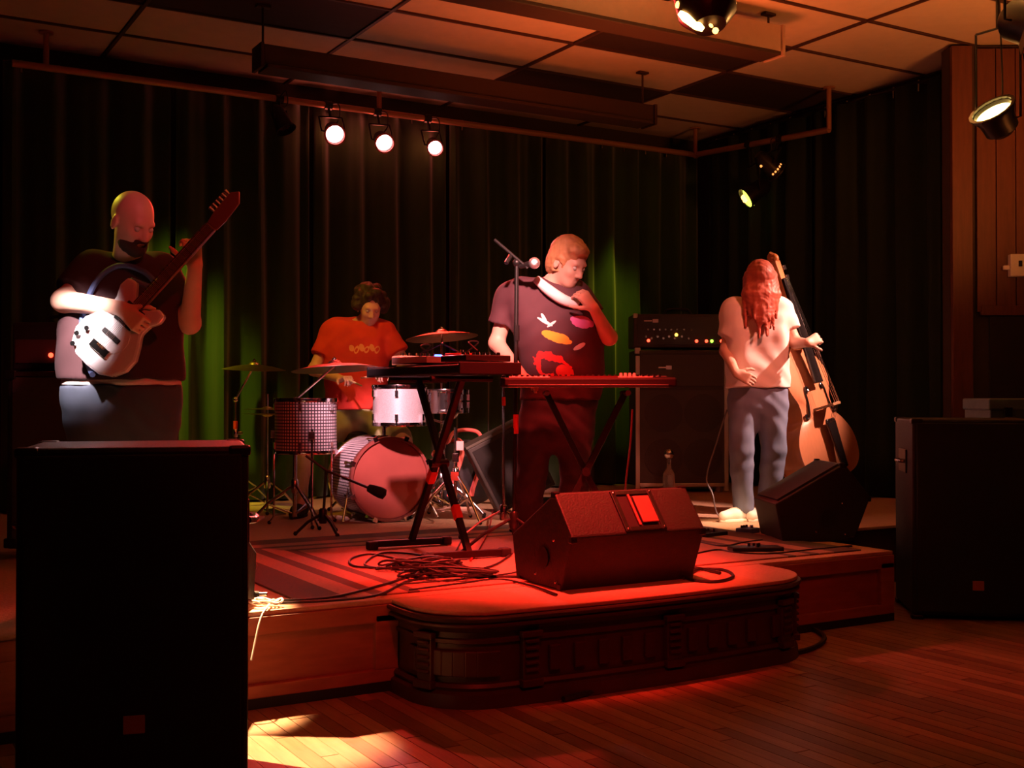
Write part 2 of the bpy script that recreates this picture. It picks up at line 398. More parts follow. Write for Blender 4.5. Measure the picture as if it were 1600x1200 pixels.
# ceiling: slab, grid bars, tiles
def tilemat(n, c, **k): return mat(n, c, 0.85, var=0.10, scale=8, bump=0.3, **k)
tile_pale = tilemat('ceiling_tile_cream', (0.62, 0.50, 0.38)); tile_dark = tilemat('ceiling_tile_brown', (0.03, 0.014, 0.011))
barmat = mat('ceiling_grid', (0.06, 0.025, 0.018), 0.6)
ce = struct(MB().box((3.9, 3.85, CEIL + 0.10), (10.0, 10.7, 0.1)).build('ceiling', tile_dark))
XS = [1.76 + 1.433 * k for k in range(-2, 6)]; YS = [7.72 + 0.716 * k for k in range(-5, 3)]
tp = MB().box((0, 0, 0), (1.433 - 0.03, 0.716 - 0.03, 0.02)).build('ceiling_tile', tile_pale, ce, bevel=0.003); tdm = tp.data.copy(); tdm.materials[0] = tile_dark
tpm = tp.data; bpy.data.objects.remove(tp)
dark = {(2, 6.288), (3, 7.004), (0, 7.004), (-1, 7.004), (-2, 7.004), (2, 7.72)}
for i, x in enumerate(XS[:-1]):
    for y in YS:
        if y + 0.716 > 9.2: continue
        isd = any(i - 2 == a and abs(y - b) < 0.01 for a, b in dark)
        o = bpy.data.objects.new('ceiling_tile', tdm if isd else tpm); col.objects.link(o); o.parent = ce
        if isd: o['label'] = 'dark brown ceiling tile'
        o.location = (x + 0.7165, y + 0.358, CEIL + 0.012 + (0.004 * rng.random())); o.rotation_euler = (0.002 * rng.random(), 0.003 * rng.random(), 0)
for x in XS: MB().box((x, 6.5, CEIL + 0.005), (0.026, 5.4, 0.03)).build('grid_bar', barmat, ce)
for y in YS + [YS[-1] + 0.716]: MB().box((3.9, y, CEIL + 0.005), (10.0, 0.022, 0.028)).build('grid_bar', barmat, ce)
# front part of the ceiling (over the dance floor), above and behind the camera
MB().box((3.9, 1.4, CEIL + 0.02), (10.0, 5.4, 0.03)).build('ceiling_board', tile_pale, ce)

# ------------------------------------------------------------------ curtains
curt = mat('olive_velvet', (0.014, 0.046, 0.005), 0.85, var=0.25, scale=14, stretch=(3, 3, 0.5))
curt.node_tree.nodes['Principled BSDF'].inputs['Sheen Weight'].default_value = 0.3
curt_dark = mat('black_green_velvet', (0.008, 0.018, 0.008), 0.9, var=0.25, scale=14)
def curtain(a, b, z0, z1, label, m, seed, amp=0.065, sp=0.29, first=None):
    rg = random.Random(seed); a = Vector(a); b = Vector(b); L = (b - a).length; t = (b - a).normalized(); n = Vector((t.y, -t.x, 0))
    ph = [rg.random() * 6 for _ in range(6)]; N = int(L / 0.018); rows = 9; vs_ = []; fs = []
    for j in range(rows + 1):
        z = z0 + (z1 - z0) * j / rows; loose = 1.15 - 0.45 * j / rows
        for i in range(N + 1):
            s_ = L * i / N
            u = s_ / sp * 2 * math.pi
            o = math.sin(u + 1.3 * math.sin(s_ * 2.3 + ph[0]) + 0.25 * math.sin(j * .7 + s_ * 3)) + 0.35 * math.sin(u * 1.9 + ph[1] + j * 0.1) + 0.25 * math.sin(u * .47 + ph[2])
            edge = min(1, min(s_, L - s_) / 0.06)
            p = a + t * s_ + n * (amp * o * loose * edge); vs_.append((p.x, p.y, z))
    for j in range(rows):
        for i in range(N):
            q = j * (N + 1) + i; fs.append((q, q + 1, q + N + 2, q + N + 1))
    o = MB().add(vs_, fs).build('fabric', m, smooth=True)
    for p in o.data.polygons: p.use_smooth = True
    so = o.modifiers.new('solid', 'SOLIDIFY'); so.thickness = 0.006
    th = thing('stage_curtain', label, 'curtain', (a + b) / 2 + Vector((0, 0, z0)), 0, 'stage curtains')
    me = o.data; me.transform(Matrix.Translation(-th.location)); o.parent = th
    hm = MB(); hm.tube([a + Vector((0, 0, z1 + 0.01)) - th.location, b + Vector((0, 0, z1 + 0.01)) - th.location], 0.012, 8); hm.build('curtain_rod', black_metal, th)
    for i in range(int(L / 0.25)):
        p = a + t * (0.12 + i * 0.25) - th.location
        MB().tube([p + Vector((0, 0, z1 - 0.06)), p + Vector((0, 0, z1 + 0.03))], 0.008, 6).build('curtain_hook', dull_chrome, th)
    return th
CZ0, CZ1 = STG + 0.02, 3.55
curtain((1.05, 8.88, 0), (2.22, 8.88, 0), CZ0, CZ1, 'olive velvet stage curtain behind the guitarist, at the left end', curt, 1)
curtain((2.26, 8.88, 0), (3.32, 8.88, 0), CZ0, CZ1, 'olive stage curtain lit green behind the gold cymbal', curt, 2)
curtain((3.36, 8.88, 0), (4.55, 8.88, 0), CZ0, CZ1, 'dark stage curtain hanging below the three lit spotlights behind the drummer', curt, 3)
curtain((4.59, 8.88, 0), (5.52, 8.88, 0), CZ0, CZ1, 'olive stage curtain behind the keyboard player', curt, 4)
curtain((5.56, 8.88, 0), (7.30, 8.88, 0), CZ0, CZ1, 'stage curtain with a green glow behind the bass amplifier, in the back corner', curt, 5)
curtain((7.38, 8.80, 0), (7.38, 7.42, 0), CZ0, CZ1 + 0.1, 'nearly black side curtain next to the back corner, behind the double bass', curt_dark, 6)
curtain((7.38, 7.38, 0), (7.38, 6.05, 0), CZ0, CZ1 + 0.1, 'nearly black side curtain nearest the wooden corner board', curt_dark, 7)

# ------------------------------------------------------------------ lighting pipe
pipe_m = mat('lighting_pipe_paint', (0.42, 0.20, 0.12), 0.4, 0.4)
PY, PZ, PX = 8.65, EYE + 2.30, 7.10
rail = thing('lighting_pipe', 'long painted steel pipe hung under the ceiling around the stage', 'pipe', (PX, PY, PZ))
L0 = Vector((PX, PY, PZ))
MB().tube([Vector((1.08, PY, PZ)) - L0, Vector((0, 0, 0))], 0.026, 12).build('back_pipe', pipe_m, rail, smooth=True)
MB().tube([(0, 0, 0), (0, 6.94 - PY, -0.10)], 0.026, 12).build('side_pipe', pipe_m, rail, smooth=True)
MB().sphere((0, 0, 0), 0.036).build('elbow', pipe_m, rail, smooth=True)
for p in ((-0.02, -0.02, 0, CEIL - PZ), (0, 6.94 - PY, -0.1, CEIL - PZ), (3.83 - PX, 0, 0, CEIL - PZ), (1.3 - PX, 0, 0, CEIL - PZ)):
    h = MB(); h.tube([(p[0], p[1], p[2]), (p[0], p[1], p[3])], 0.02, 10); h.lathe([(0.05, p[3] - 0.012), (0.05, p[3])], 12, Matrix.Translation((p[0], p[1], 0))); h.build('hanger', pipe_m, rail)

# ------------------------------------------------------------------ suspended channels (strip fixtures)
chan_m = mat('channel_cream', (0.55, 0.40, 0.34), 0.5, var=0.1); chan_dark = mat('channel_brown', (0.04, 0.018, 0.014), 0.6)
def channel(x0, x1, y, z, label, h, front, rods):
    t = thing('ceiling_channel', label, 'light fixture', ((x0 + x1) / 2, y, z), 0, 'suspended channels'); L = x1 - x0
    MB().box((0, 0, h / 2), (L, 0.16, h)).build('housing', front, t, bevel=0.008)
    MB().box((0, 0, -0.012), (L - 0.04, 0.20, 0.024)).build('reflector', chan_dark, t, bevel=0.004)
    for s in (-1, 1): MB().box((s * (L / 2 + 0.012), 0, h / 2 - 0.01), (0.024, 0.19, h + 0.03)).build('end_cap', front, t, bevel=0.004)
    for rx in rods:
        m = MB(); m.tube([(rx - (x0 + x1) / 2, 0, h), (rx - (x0 + x1) / 2, 0, CEIL - z)], 0.008, 8); m.box((rx - (x0 + x1) / 2, 0, CEIL - z - 0.008), (0.09, 0.05, 0.014)); m.build('hanging_rod', chan_dark, t)
    return t
ch1 = channel(2.41, 5.55, 7.35, EYE + 2.15, 'long dark brown ceiling channel hung nearer the curtain', 0.13, chan_dark, (2.43, 5.5))
channel(2.2, 5.42, 5.80, EYE + 2.275, 'pale ceiling channel behind the hanging amber spotlight', 0.18, chan_m, (2.4, 5.38))

# ------------------------------------------------------------------ par cans
can_m = mat('par_can_black', (0.022, 0.018, 0.018), 0.4, 0.5)
hot = mat('lamp_face_pink', (1, 0.8, 0.8), 0.4, emit=(1, 0.50, 0.46), es=14)
rim_m = mat('gel_frame_halo_red', (0.7, 0.10, 0.08), 0.5)  # red put into the frame colour for the halo round a lit lens
amber_hot = mat('amber_glow', (1, 0.7, 0.3), 0.4, emit=(1, 0.52, 0.12), es=4.5)
sun_hot = mat('wall_lamp_glow', (1, 0.8, 0.3), 0.4, emit=(1, 0.66, 0.16), es=12)
orange_glow = mat('vent_glow', (1, 0.5, 0.2), 0.4, emit=(1, 0.35, 0.08), es=1.6)
yel_glow = mat('yellow_green_glow', (0.8, 1, 0.2), 0.4, emit=(0.75, 0.95, 0.10), es=2.2)
glass_off = mat('lamp_glass_unlit', (0.05, 0.02, 0.02), 0.1)
def par_can(loc, target, label, lens=None, r=0.075, ln=0.2, hang=None, light=None, group=None, vents=None, door=False, leak=None, body=None):
    t = thing('par_can_spotlight', label, 'spotlight', loc, 0, group); body = body or can_m
    M = aimM((0, 0, 0), Vector(target) - Vector(loc))
    b = MB(); b.lathe([(r * .45, -ln), (r * .8, -ln * .8), (r * .86, -ln * .35), (r, -0.02), (r, 0.0), (r * .93, 0.0), (r * .8, -0.05), (0, -0.055)], 28, M)
    b.build('can_body', body, t, smooth=True)
    l = MB(); l.lathe([(0, -0.02), (r * .5, -0.014), (r * .9, -0.022)], 24, M); l.build('lens', lens or glass_off, t, smooth=True)
    f = MB()
    for i in range(16):
        a0, a1 = 2 * math.pi * i / 16, 2 * math.pi * (i + 1) / 16
        f.add([(r * c * math.cos(a), r * c * math.sin(a), z) for c in (0.98, 1.14) for a in (a0, a1) for z in (0, 0.014)], [(0, 1, 3, 2), (4, 6, 7, 5), (0, 4, 5, 1), (2, 3, 7, 6), (0, 2, 6, 4), (1, 5, 7, 3)], M)
    f.build('gel_frame', rim_m if lens is hot else body, t)
    cx = (M.to_3x3() @ Vector((1, 0, 0))).normalized(); c0 = M @ Vector((0, 0, -ln * .45)); y = MB()
    up = (Vector(hang) - Vector(loc) - c0) if not isinstance(hang, (int, float)) else Vector((0, 0, hang))
    for s in (-1, 1):
        y.tube([c0 + cx * s * r * .9, c0 + cx * s * r * 1.2, c0 + cx * s * r * 1.2 + up * 0.55], 0.007, 6)
    y.tube([c0 - cx * r * 1.2 + up * .55, c0 + cx * r * 1.2 + up * .55], 0.007, 6)
    y.build('yoke', can_m, t)
    k = MB(); k.tube([c0 + up * .55, c0 + up], 0.010, 8); k.lathe([(0.034, -0.03), (0.036, 0.03)], 10, Matrix.Translation(c0 + up) @ Matrix.Rotation(R(90), 4, 'Y')); k.build('clamp', can_m, t)
    cb = smooth_path([c0 + (M.to_3x3() @ Vector((0, 0, -ln * .5))), c0 + Vector((0.06, 0.03, 0.12)), c0 + Vector((0.04, 0, 0.22)), c0 + up], 6)
    MB().tube(cb, 0.005, 6).build('power_lead', cable_black, t)
    if vents:
        for (z, a, sz, mm) in vents:
            v = MB(); rr = r * .9 if z > -ln * .5 else r * .86
            v.sphere(M @ Vector((rr * math.cos(a), rr * math.sin(a), z)), sz, 8); v.build('vent', mm, t, smooth=True)
    if door:
        for s in (0, 1, 2, 3):
            an = s * math.pi / 2; D = MB(); a = Vector((math.cos(an), math.sin(an), 0)); bb = Vector((-a.y, a.x, 0))
            D.add([a * r * 1.05 - bb * r * .8, a * r * 1.05 + bb * r * .8, a * r * 1.5 + bb * r * 1.1 + Vector((0, 0, .09)), a * r * 1.5 - bb * r * 1.1 + Vector((0, 0, .09)),
                   a * r * 1.08 - bb * r * .8, a * r * 1.08 + bb * r * .8, a * r * 1.53 + bb * r * 1.1 + Vector((0, 0, .09)), a * r * 1.53 - bb * r * 1.1 + Vector((0, 0, .09))],
                  [(0, 1, 2, 3), (7, 6, 5, 4), (0, 4, 5, 1), (1, 5, 6, 2), (2, 6, 7, 3), (3, 7, 4, 0)], M); D.build('barn_door', can_m, t)
    if light:
        c, p, ang = light; dd = (Vector(target) - Vector(loc)).normalized()
        if lens is hot:                                   # added point light, makes a halo on the curtain round the lamp
            sl = bpy.data.lights.new('halo_fill', 'POINT'); sl.energy = 1.6; sl.color = (1, .16, .10); sl.shadow_soft_size = .05
            so = bpy.data.objects.new('halo_fill', sl); col.objects.link(so); so.parent = t; so.location = M @ Vector((0, 0, -ln - .04))
        spot('bulb_light', dd * 0.03, Vector(target) - Vector(loc), c, p, ang, 0.6, 0.05, t)
    return t
zb = EYE + 2.04
g = 'red spotlights over the drums'
par_can((3.39, 8.50, zb), (2.2, 3.5, 0.6), 'lit pink spotlight, left one of the three glowing over the drummer', hot, 0.076, hang=(3.39, PY, PZ), light=(RED, 330, 60), group=g)
par_can((3.81, 8.50, zb - .02), (2.9, 3.5, 0.6), 'lit pink spotlight, middle one of the three glowing over the drummer', hot, 0.072, hang=(3.81, PY, PZ), light=(PINK, 120, 50), group=g)
par_can((4.26, 8.50, zb - .01), (2.6, 3.5, 0.6), 'lit pink spotlight, right one of the three glowing over the drummer', hot, 0.062, hang=(4.26, PY, PZ), light=(RED, 330, 60), group=g)
par_can((2.99, 8.50, zb - .0), (3.9, 7.2, 0.4), 'unlit spotlight hanging left of the three glowing ones', None, 0.07, hang=(2.99, PY, PZ), group=g)
# the two cans on the side pipe
p1 = pix(1167, 308, 10.36); p2 = pix(1214, 268, 10.0)
par_can(p1, p1 + (RT * -0.75 + UP * -0.50 + FW * -.10) * 2, 'small spotlight with yellow green glow leaking out, above the bassist', yel_glow, 0.095, 0.24, hang=(PX, p1.y + .03, PZ - .04),
        vents=[(-0.012, a, s, m_) for a, s, m_ in ((3.0, .026, amber_hot), (3.35, .028, amber_hot), (3.8, .022, yel_glow), (4.1, .022, yel_glow), (4.45, .024, yel_glow))])
par_can(p2, p2 + (RT * 0.62 + UP * -0.5 + FW * .2) * 2, 'black spotlight with a row of small orange vent holes on the side pipe', None, 0.085, 0.23, hang=(PX, p2.y + .03, PZ - .065),
        vents=[(-0.03 - .0 * i, 2.6 + 0.36 * i, 0.012, orange_glow) for i in range(5)] + [(-0.15, 4.4, 0.012, orange_glow)])
# the can over the audience, top of the picture
p3 = pix(1092, -62, 5.0)
can3 = par_can(p3, p3 + (UP * 1 + RT * -0.10 + FW * 0.35), 'big amber spotlight hanging under the ceiling at the top edge', amber_hot, 0.155, 0.33, hang=CEIL - p3.z + .12,
        light=((1, .40, .15), 9, 120), body=mat('par_can_brown', (0.06, 0.02, 0.012), .35, .5))
for (x, y, a_, b_, rr) in ((1081, 31, .062, -.62, .020), (1061, 5, .012, -.3, .015), (1071, 9, .006, -.3, .008), (1112, 38, .006, .8, .010), (1119, 46, .012, 1.1, .013), (1147, 4, .014, 1.0, .012)):
    c_ = pix(x, y, 4.86 + .0004 * (abs(x - 1095)) * 3) - p3; dr_ = (RT * math.cos(b_) + UP * math.sin(b_))
    MB().tube([c_ - dr_ * a_, c_ - dr_ * a_ * .5, c_ + dr_ * a_ * .5, c_ + dr_ * a_], [rr * .5, rr, rr, rr * .5], 10).build('vent_slot', sun_hot if rr > .018 else amber_hot, can3, smooth=True)
# lamp on the angled wall, side of the picture
p4 = pix(1553, 172, 6.5)
wl = par_can(p4, p4 + RT * -0.6 + UP * 0.75 + FW * -.40, 'glaring amber wall spotlight beside the wooden wall at the right edge', sun_hot, 0.115, 0.16, hang=CEIL - p4.z, light=((1, .45, .12), 170, 110))
bl = bpy.data.lights.new('amber_spill', 'POINT'); bl.energy = 2; bl.color = AMB; bl.shadow_soft_size = 0.1  # added point light for the orange halo on the wall
bo = bpy.data.objects.new('amber_spill', bl); col.objects.link(bo); bo.parent = wl; bo.location = (RT * -0.10 + UP * 0.02 + FW * .16)
p5 = pix(1640, 40, 5.2)
par_can(p5, p5 + FW * -1 + UP * -0.5 + RT * .4, 'unlit black spotlight with barn doors in the top right corner', None, 0.12, 0.26, hang=CEIL - p5.z, door=True)

# ================================================================== THE STAGE
stagewood = mat('stage_front_wood', (0.34, 0.10, 0.055), 0.5, var=0.35, scale=6, stretch=(1.2, 6, 6), bump=0.12)
darkwood = mat('dark_carved_wood', (0.055, 0.020, 0.013), 0.45, var=0.4, scale=10, bump=0.1)
carpet = mat('stage_carpet', (0.52, 0.31, 0.20), 0.95, var=0.15, scale=60, bump=0.4)
SY = 4.34
st = thing('stage_platform', 'raised stage platform with tan carpet and recessed wooden front panels', 'stage', (4.0, SY, 0))
X0, X1 = -1.0, 7.45
def sb(c, d): return (c[0] - 4.0, c[1] - SY, c[2]), d
XE, YE = 4.90, 5.20
def lpoly(i): return [(X0 - 4 + i, i), (XE - 4 - i, i), (XE - 4 - i, YE - SY + i), (X1 - 4, YE - SY + i), (X1 - 4, 9.1 - SY), (X0 - 4 + i, 9.1 - SY)]
MB().prism(lpoly(.03), 0.0, STG - .02).build('core', darkwood, st)
MB().prism(lpoly(0), STG - .02, STG).build('carpet_top', carpet, st, bevel=0.004)
MB().box(*sb(((X0 + XE) / 2, SY + 0.012, STG - 0.055), (XE - X0, 0.045, 0.07))).build('top_rail', stagewood, st, bevel=0.004)
MB().box(*sb(((X0 + XE) / 2, SY + 0.012, 0.065), (XE - X0, 0.045, 0.05))).build('bottom_rail', stagewood, st, bevel=0.004)
MB().box(*sb(((X0 + XE) / 2, SY + 0.016, 0.021), (XE - X0, 0.05, 0.042))).build('base_board', black_matte, st)
for x in (-0.4, 0.72, 1.955, 3.97, 4.85): MB().box(*sb((x, SY + 0.012, 0.2), (0.10, 0.045, 0.22))).build('stile', stagewood, st, bevel=0.003)
for a, b in ((-0.35, 0.67), (0.77, 1.905), (4.02, 4.80)):
    MB().box(*sb(((a + b) / 2, SY + 0.028, 0.2), (b - a, 0.02, 0.22))).build('front_panel', stagewood, st)

def sweep(outline, prof, name, m, parent):
    """outline: (x, y, nx, ny); prof: closed list of (out, z)"""
    o = MB(); n = len(prof); vs_ = []; fs = []
    for (x, y, nx, ny) in outline:
        for q, z in prof: vs_.append((x + nx * q, y + ny * q, z))
    for i in range(len(outline) - 1):
        for k in range(n): fs.append((i * n + k, i * n + (k + 1) % n, (i + 1) * n + (k + 1) % n, (i + 1) * n + k))
    fs.append(tuple(range(n))); fs.append(tuple((len(outline) - 1) * n + k for k in range(n))[::-1])
    return o.add(vs_, fs).build(name, m, parent, smooth=True)
ap = thing('stage_apron', 'dark carved wooden apron with rounded corners projecting from the stage front', 'stage', (2.95, 3.9, 0))
outl = [(1.99, SY - .014, -1, 0), (1.99, 4.17, -1, 0)]
def arc(cx, cy, rx, ry, a0, a1, n=8):
    r_ = []
    for i in range(n + 1):
        a = R(a0 + (a1 - a0) * i / n); nx, ny = math.cos(a) / rx, math.sin(a) / ry; l = math.hypot(nx, ny)
        r_.append((cx + rx * math.cos(a), cy + ry * math.sin(a), nx / l, ny / l))
    return r_
outl += arc(2.25, 4.17, 0.26, 0.27, 180, 262)
for i in range(1, 12):
    x = 2.25 + (3.62 - 2.25) * i / 12; bow = 0.03 * math.sin(math.pi * i / 12); outl.append((x, 3.90 - bow, 0, -1))
outl += arc(3.62, 4.17, 0.30, 0.27, 278, 360); outl.append((3.92, SY - .014, 1, 0))
outl = [(x - 2.95, y - 3.9, a, b) for x, y, a, b in outl]
topo = [(x + a * 0.02, y + b * 0.02) for x, y, a, b in outl]
MB().prism(topo, STG - 0.016, STG + 0.001).build('carpet_top', carpet, ap, bevel=0.004)
sweep(outl, [(-0.2, 0.352), (0.035, 0.352), (0.04, 0.345), (0.035, 0.335), (0.02, 0.325), (0.03, 0.318), (0.03, 0.31), (0.01, 0.30), (-0.005, 0.285), (-0.2, 0.285)], 'cornice', darkwood, ap)
sweep(outl, [(-0.2, 0.284), (-0.012, 0.284), (-0.012, 0.262), (-0.004, 0.257), (-0.004, 0.243), (-0.016, 0.238), (-0.016, 0.09), (-0.2, 0.09)], 'carved_face', darkwood, ap)
sweep(outl, [(-0.2, 0.089), (0.0, 0.089), (0.008, 0.075), (0.0, 0.062), (0.02, 0.052), (0.026, 0.0), (-0.2, 0.0)], 'plinth', darkwood, ap)
for i in (4, 11, 17, 23, 27):
    if i >= len(outl): continue
    x, y, a, b = outl[i]; M = Matrix(((-b, -a, 0), (a, -b, 0), (0, 0, 1))).to_4x4(); M.translation = Vector((x, y, 0))
    pl = MB().box((0, 0.0, 0.187), (0.075, 0.03, 0.19), M).build('pilaster', darkwood, ap, bevel=0.004)
    for k in range(5):
        MB().box((0, -0.02, 0.13 + k * 0.028), (0.06, 0.014, 0.013), M).build('carved_bead', darkwood, pl, bevel=0.004)
    MB().box((0, -0.012, 0.27), (0.095, 0.03, 0.024), M).build('pilaster_cap', darkwood, pl, bevel=0.004)
    MB().box((0, -0.012, 0.08), (0.095, 0.034, 0.03), M).build('pilaster_foot', darkwood, pl, bevel=0.004)
for i in range(2, len(outl) - 2, 1):
    if i in (4, 11, 17, 23, 27): continue
    x, y, a, b = outl[i]; M = Matrix(((-b, -a, 0), (a, -b, 0), (0, 0, 1))).to_4x4(); M.translation = Vector((x, y, 0))
    rs = MB().box((0, 0.008, 0.165), (0.05, 0.02, 0.10), M).build('carved_relief', darkwood, ap, bevel=0.005)

# rug with striped border
rugm = bpy.data.materials.new('striped_rug'); rugm.use_nodes = True; nt = rugm.node_tree; bs = nt.nodes['Principled BSDF']; bs.inputs['Roughness'].default_value = 0.95
RX0, RX1, RY0, RY1 = 1.62, 4.75, 4.42, 6.42
tc = nt.nodes.new('ShaderNodeTexCoord'); sp = nt.nodes.new('ShaderNodeSeparateXYZ'); nt.links.new(tc.outputs['Object'], sp.inputs[0])
def mth(op, a, b=None):
    n = nt.nodes.new('ShaderNodeMath'); n.operation = op
    for i, v in enumerate((a, b)):
        if v is None: continue
        if isinstance(v, (int, float)): n.inputs[i].default_value = v
        else: nt.links.new(v, n.inputs[i])
    return n.outputs[0]
hw, hh_ = (RX1 - RX0) / 2, (RY1 - RY0) / 2
dx = mth('SUBTRACT', hw, mth('ABSOLUTE', sp.outputs[0])); dy = mth('SUBTRACT', hh_, mth('ABSOLUTE', sp.outputs[1]))
dy = mth('ADD', dy, mth('MULTIPLY', mth('LESS_THAN', sp.outputs[1], 0.0), 9.0))      # plain along the front edge
dd = mth('MINIMUM', dx, dy)
def band(lo, hi): return mth('MULTIPLY', mth('GREATER_THAN', dd, lo), mth('LESS_THAN', dd, hi))
tot = mth('ADD', mth('ADD', band(0.0, 0.20), band(0.31, 0.375)), band(0.47, 0.525))
nz = nt.nodes.new('ShaderNodeTexNoise'); nz.inputs['Scale'].default_value = 90; nt.links.new(tc.outputs['Object'], nz.inputs['Vector'])
mx = nt.nodes.new('ShaderNodeMix'); mx.data_type = 'RGBA'; mx.inputs[6].default_value = (0.50, 0.30, 0.22, 1); mx.inputs[7].default_value = (0.13, 0.10, 0.085, 1)
nt.links.new(tot, mx.inputs[0])
m2 = nt.nodes.new('ShaderNodeMix'); m2.data_type = 'RGBA'; m2.blend_type = 'MULTIPLY'; m2.inputs[0].default_value = 0.4
nt.links.new(mx.outputs[2], m2.inputs[6]); nt.links.new(nz.outputs[0], m2.inputs[7]); nt.links.new(m2.outputs[2], bs.inputs['Base Color'])
rug = MB().box((0, 0, 0.004), (RX1 - RX0, RY1 - RY0, 0.008)).build('rug', rugm, loc=((RX0 + RX1) / 2, (RY0 + RY1) / 2, STG), bevel=0.003)
tag(rug, 'tan rug with dark striped border lying at the front of the stage', 'rug')

# ================================================================== LOUDSPEAKERS AND AMPS
def rot3(v, a): return Vector((v[0] * math.cos(a) - v[1] * math.sin(a), v[0] * math.sin(a) + v[1] * math.cos(a), v[2]))
badge_m = mat('badge_dull', (0.55, 0.22, 0.14), 0.5)
def pa_cabinet(loc, rz, wd, dp, ht, label, handle=True, bz=.175):
    """front looks towards local -y, base in the middle of the footprint"""
    t = thing('loudspeaker', label, 'loudspeaker', loc, rz, 'floor loudspeakers')
    MB().box((0, 0, ht / 2 + .01), (wd, dp, ht - 0.02)).build('cabinet', black_wrap, t, bevel=0.012)
    MB().box((0, -dp / 2 - 0.006, ht / 2 + .01), (wd - 0.04, 0.018, ht - 0.06)).build('grille', grille, t, bevel=0.006)
    MB().box((0, -dp / 2 - 0.018, ht * bz), (0.058, 0.008, 0.05)).build('badge', badge_m, t, bevel=0.002)
    for sx in (-1, 1):
        hb = MB(); hb.box((sx * (wd / 2 + 0.003), -0.0, ht * .78), (0.012, 0.22, 0.13)).build('handle_plate', black_metal, t, bevel=0.004)
        hg = MB(); hg.tube(smooth_path([(sx * (wd / 2 + .008), -0.08, ht * .78), (sx * (wd / 2 + .03), -0.05, ht * .78), (sx * (wd / 2 + .03), 0.05, ht * .78), (sx * (wd / 2 + .008), 0.08, ht * .78)], 4), 0.011, 8).build('handle', dull_chrome if handle else black_metal, t, smooth=True)
        for sy in (-1, 1):
            for z in (0.02, ht):
                MB().box((sx * (wd / 2 - 0.025), sy * (dp / 2 - 0.025), z - 0.012), (0.062, 0.062, 0.03)).build('corner_guard', black_metal, t, bevel=0.008)
    for sx in (-1, 1):
        for sy in (-1, 1): MB().lathe([(0.02, 0), (0.022, 0.012)], 12, Matrix.Translation((sx * wd * .4, sy * dp * .4, 0))).build('rubber_foot', black_matte, t)
    return t
a1 = pix(165, 700, 3.22); c1 = a1 + FW * 0.30; c1.z = 0
pa_cabinet(c1, CAMZ + R(15), 0.62, 0.54, EYE - 0.142, 'large black loudspeaker cabinet on the floor at the lower left', bz=.268)
a2 = pix(1442, 655, 6.18); c2 = a2 + RT * 0.34 + FW * 0.30; c2.z = 0
pa_cabinet(c2, CAMZ + R(-9), 0.66, 0.55, EYE - 0.12, 'large black loudspeaker cabinet on the floor at the right of the stage', handle=True)
# grey box standing behind the right loudspeaker
bx = pix(1590, 640, 7.15); bx.z = STG
t = thing('equipment_case', 'blue grey equipment case standing behind the right loudspeaker', 'case', bx, CAMZ)
blue_grey = mat('case_blue_grey', (0.12, 0.16, 0.19), 0.6, var=0.2)
MB().box((0, 0, .385), (0.5, 0.4, .73)).build('case_body', blue_grey, t, bevel=0.01)
MB().box((0, 0, EYE - .045 - STG), (0.52, 0.42, 0.07)).build('lid', blue_grey, t, bevel=0.01)
for sx in (-1, 1):
    MB().box((sx * 0.15, -0.214, 1.09 - STG), (0.05, 0.02, 0.08)).build('latch', dull_chrome, t, bevel=0.003)
    for sy in (-1, 1): MB().lathe([(0.025, 0), (0.025, 0.02)], 12, Matrix.Translation((sx * .2, sy * .15, 0))).build('rubber_foot', black_matte, t)

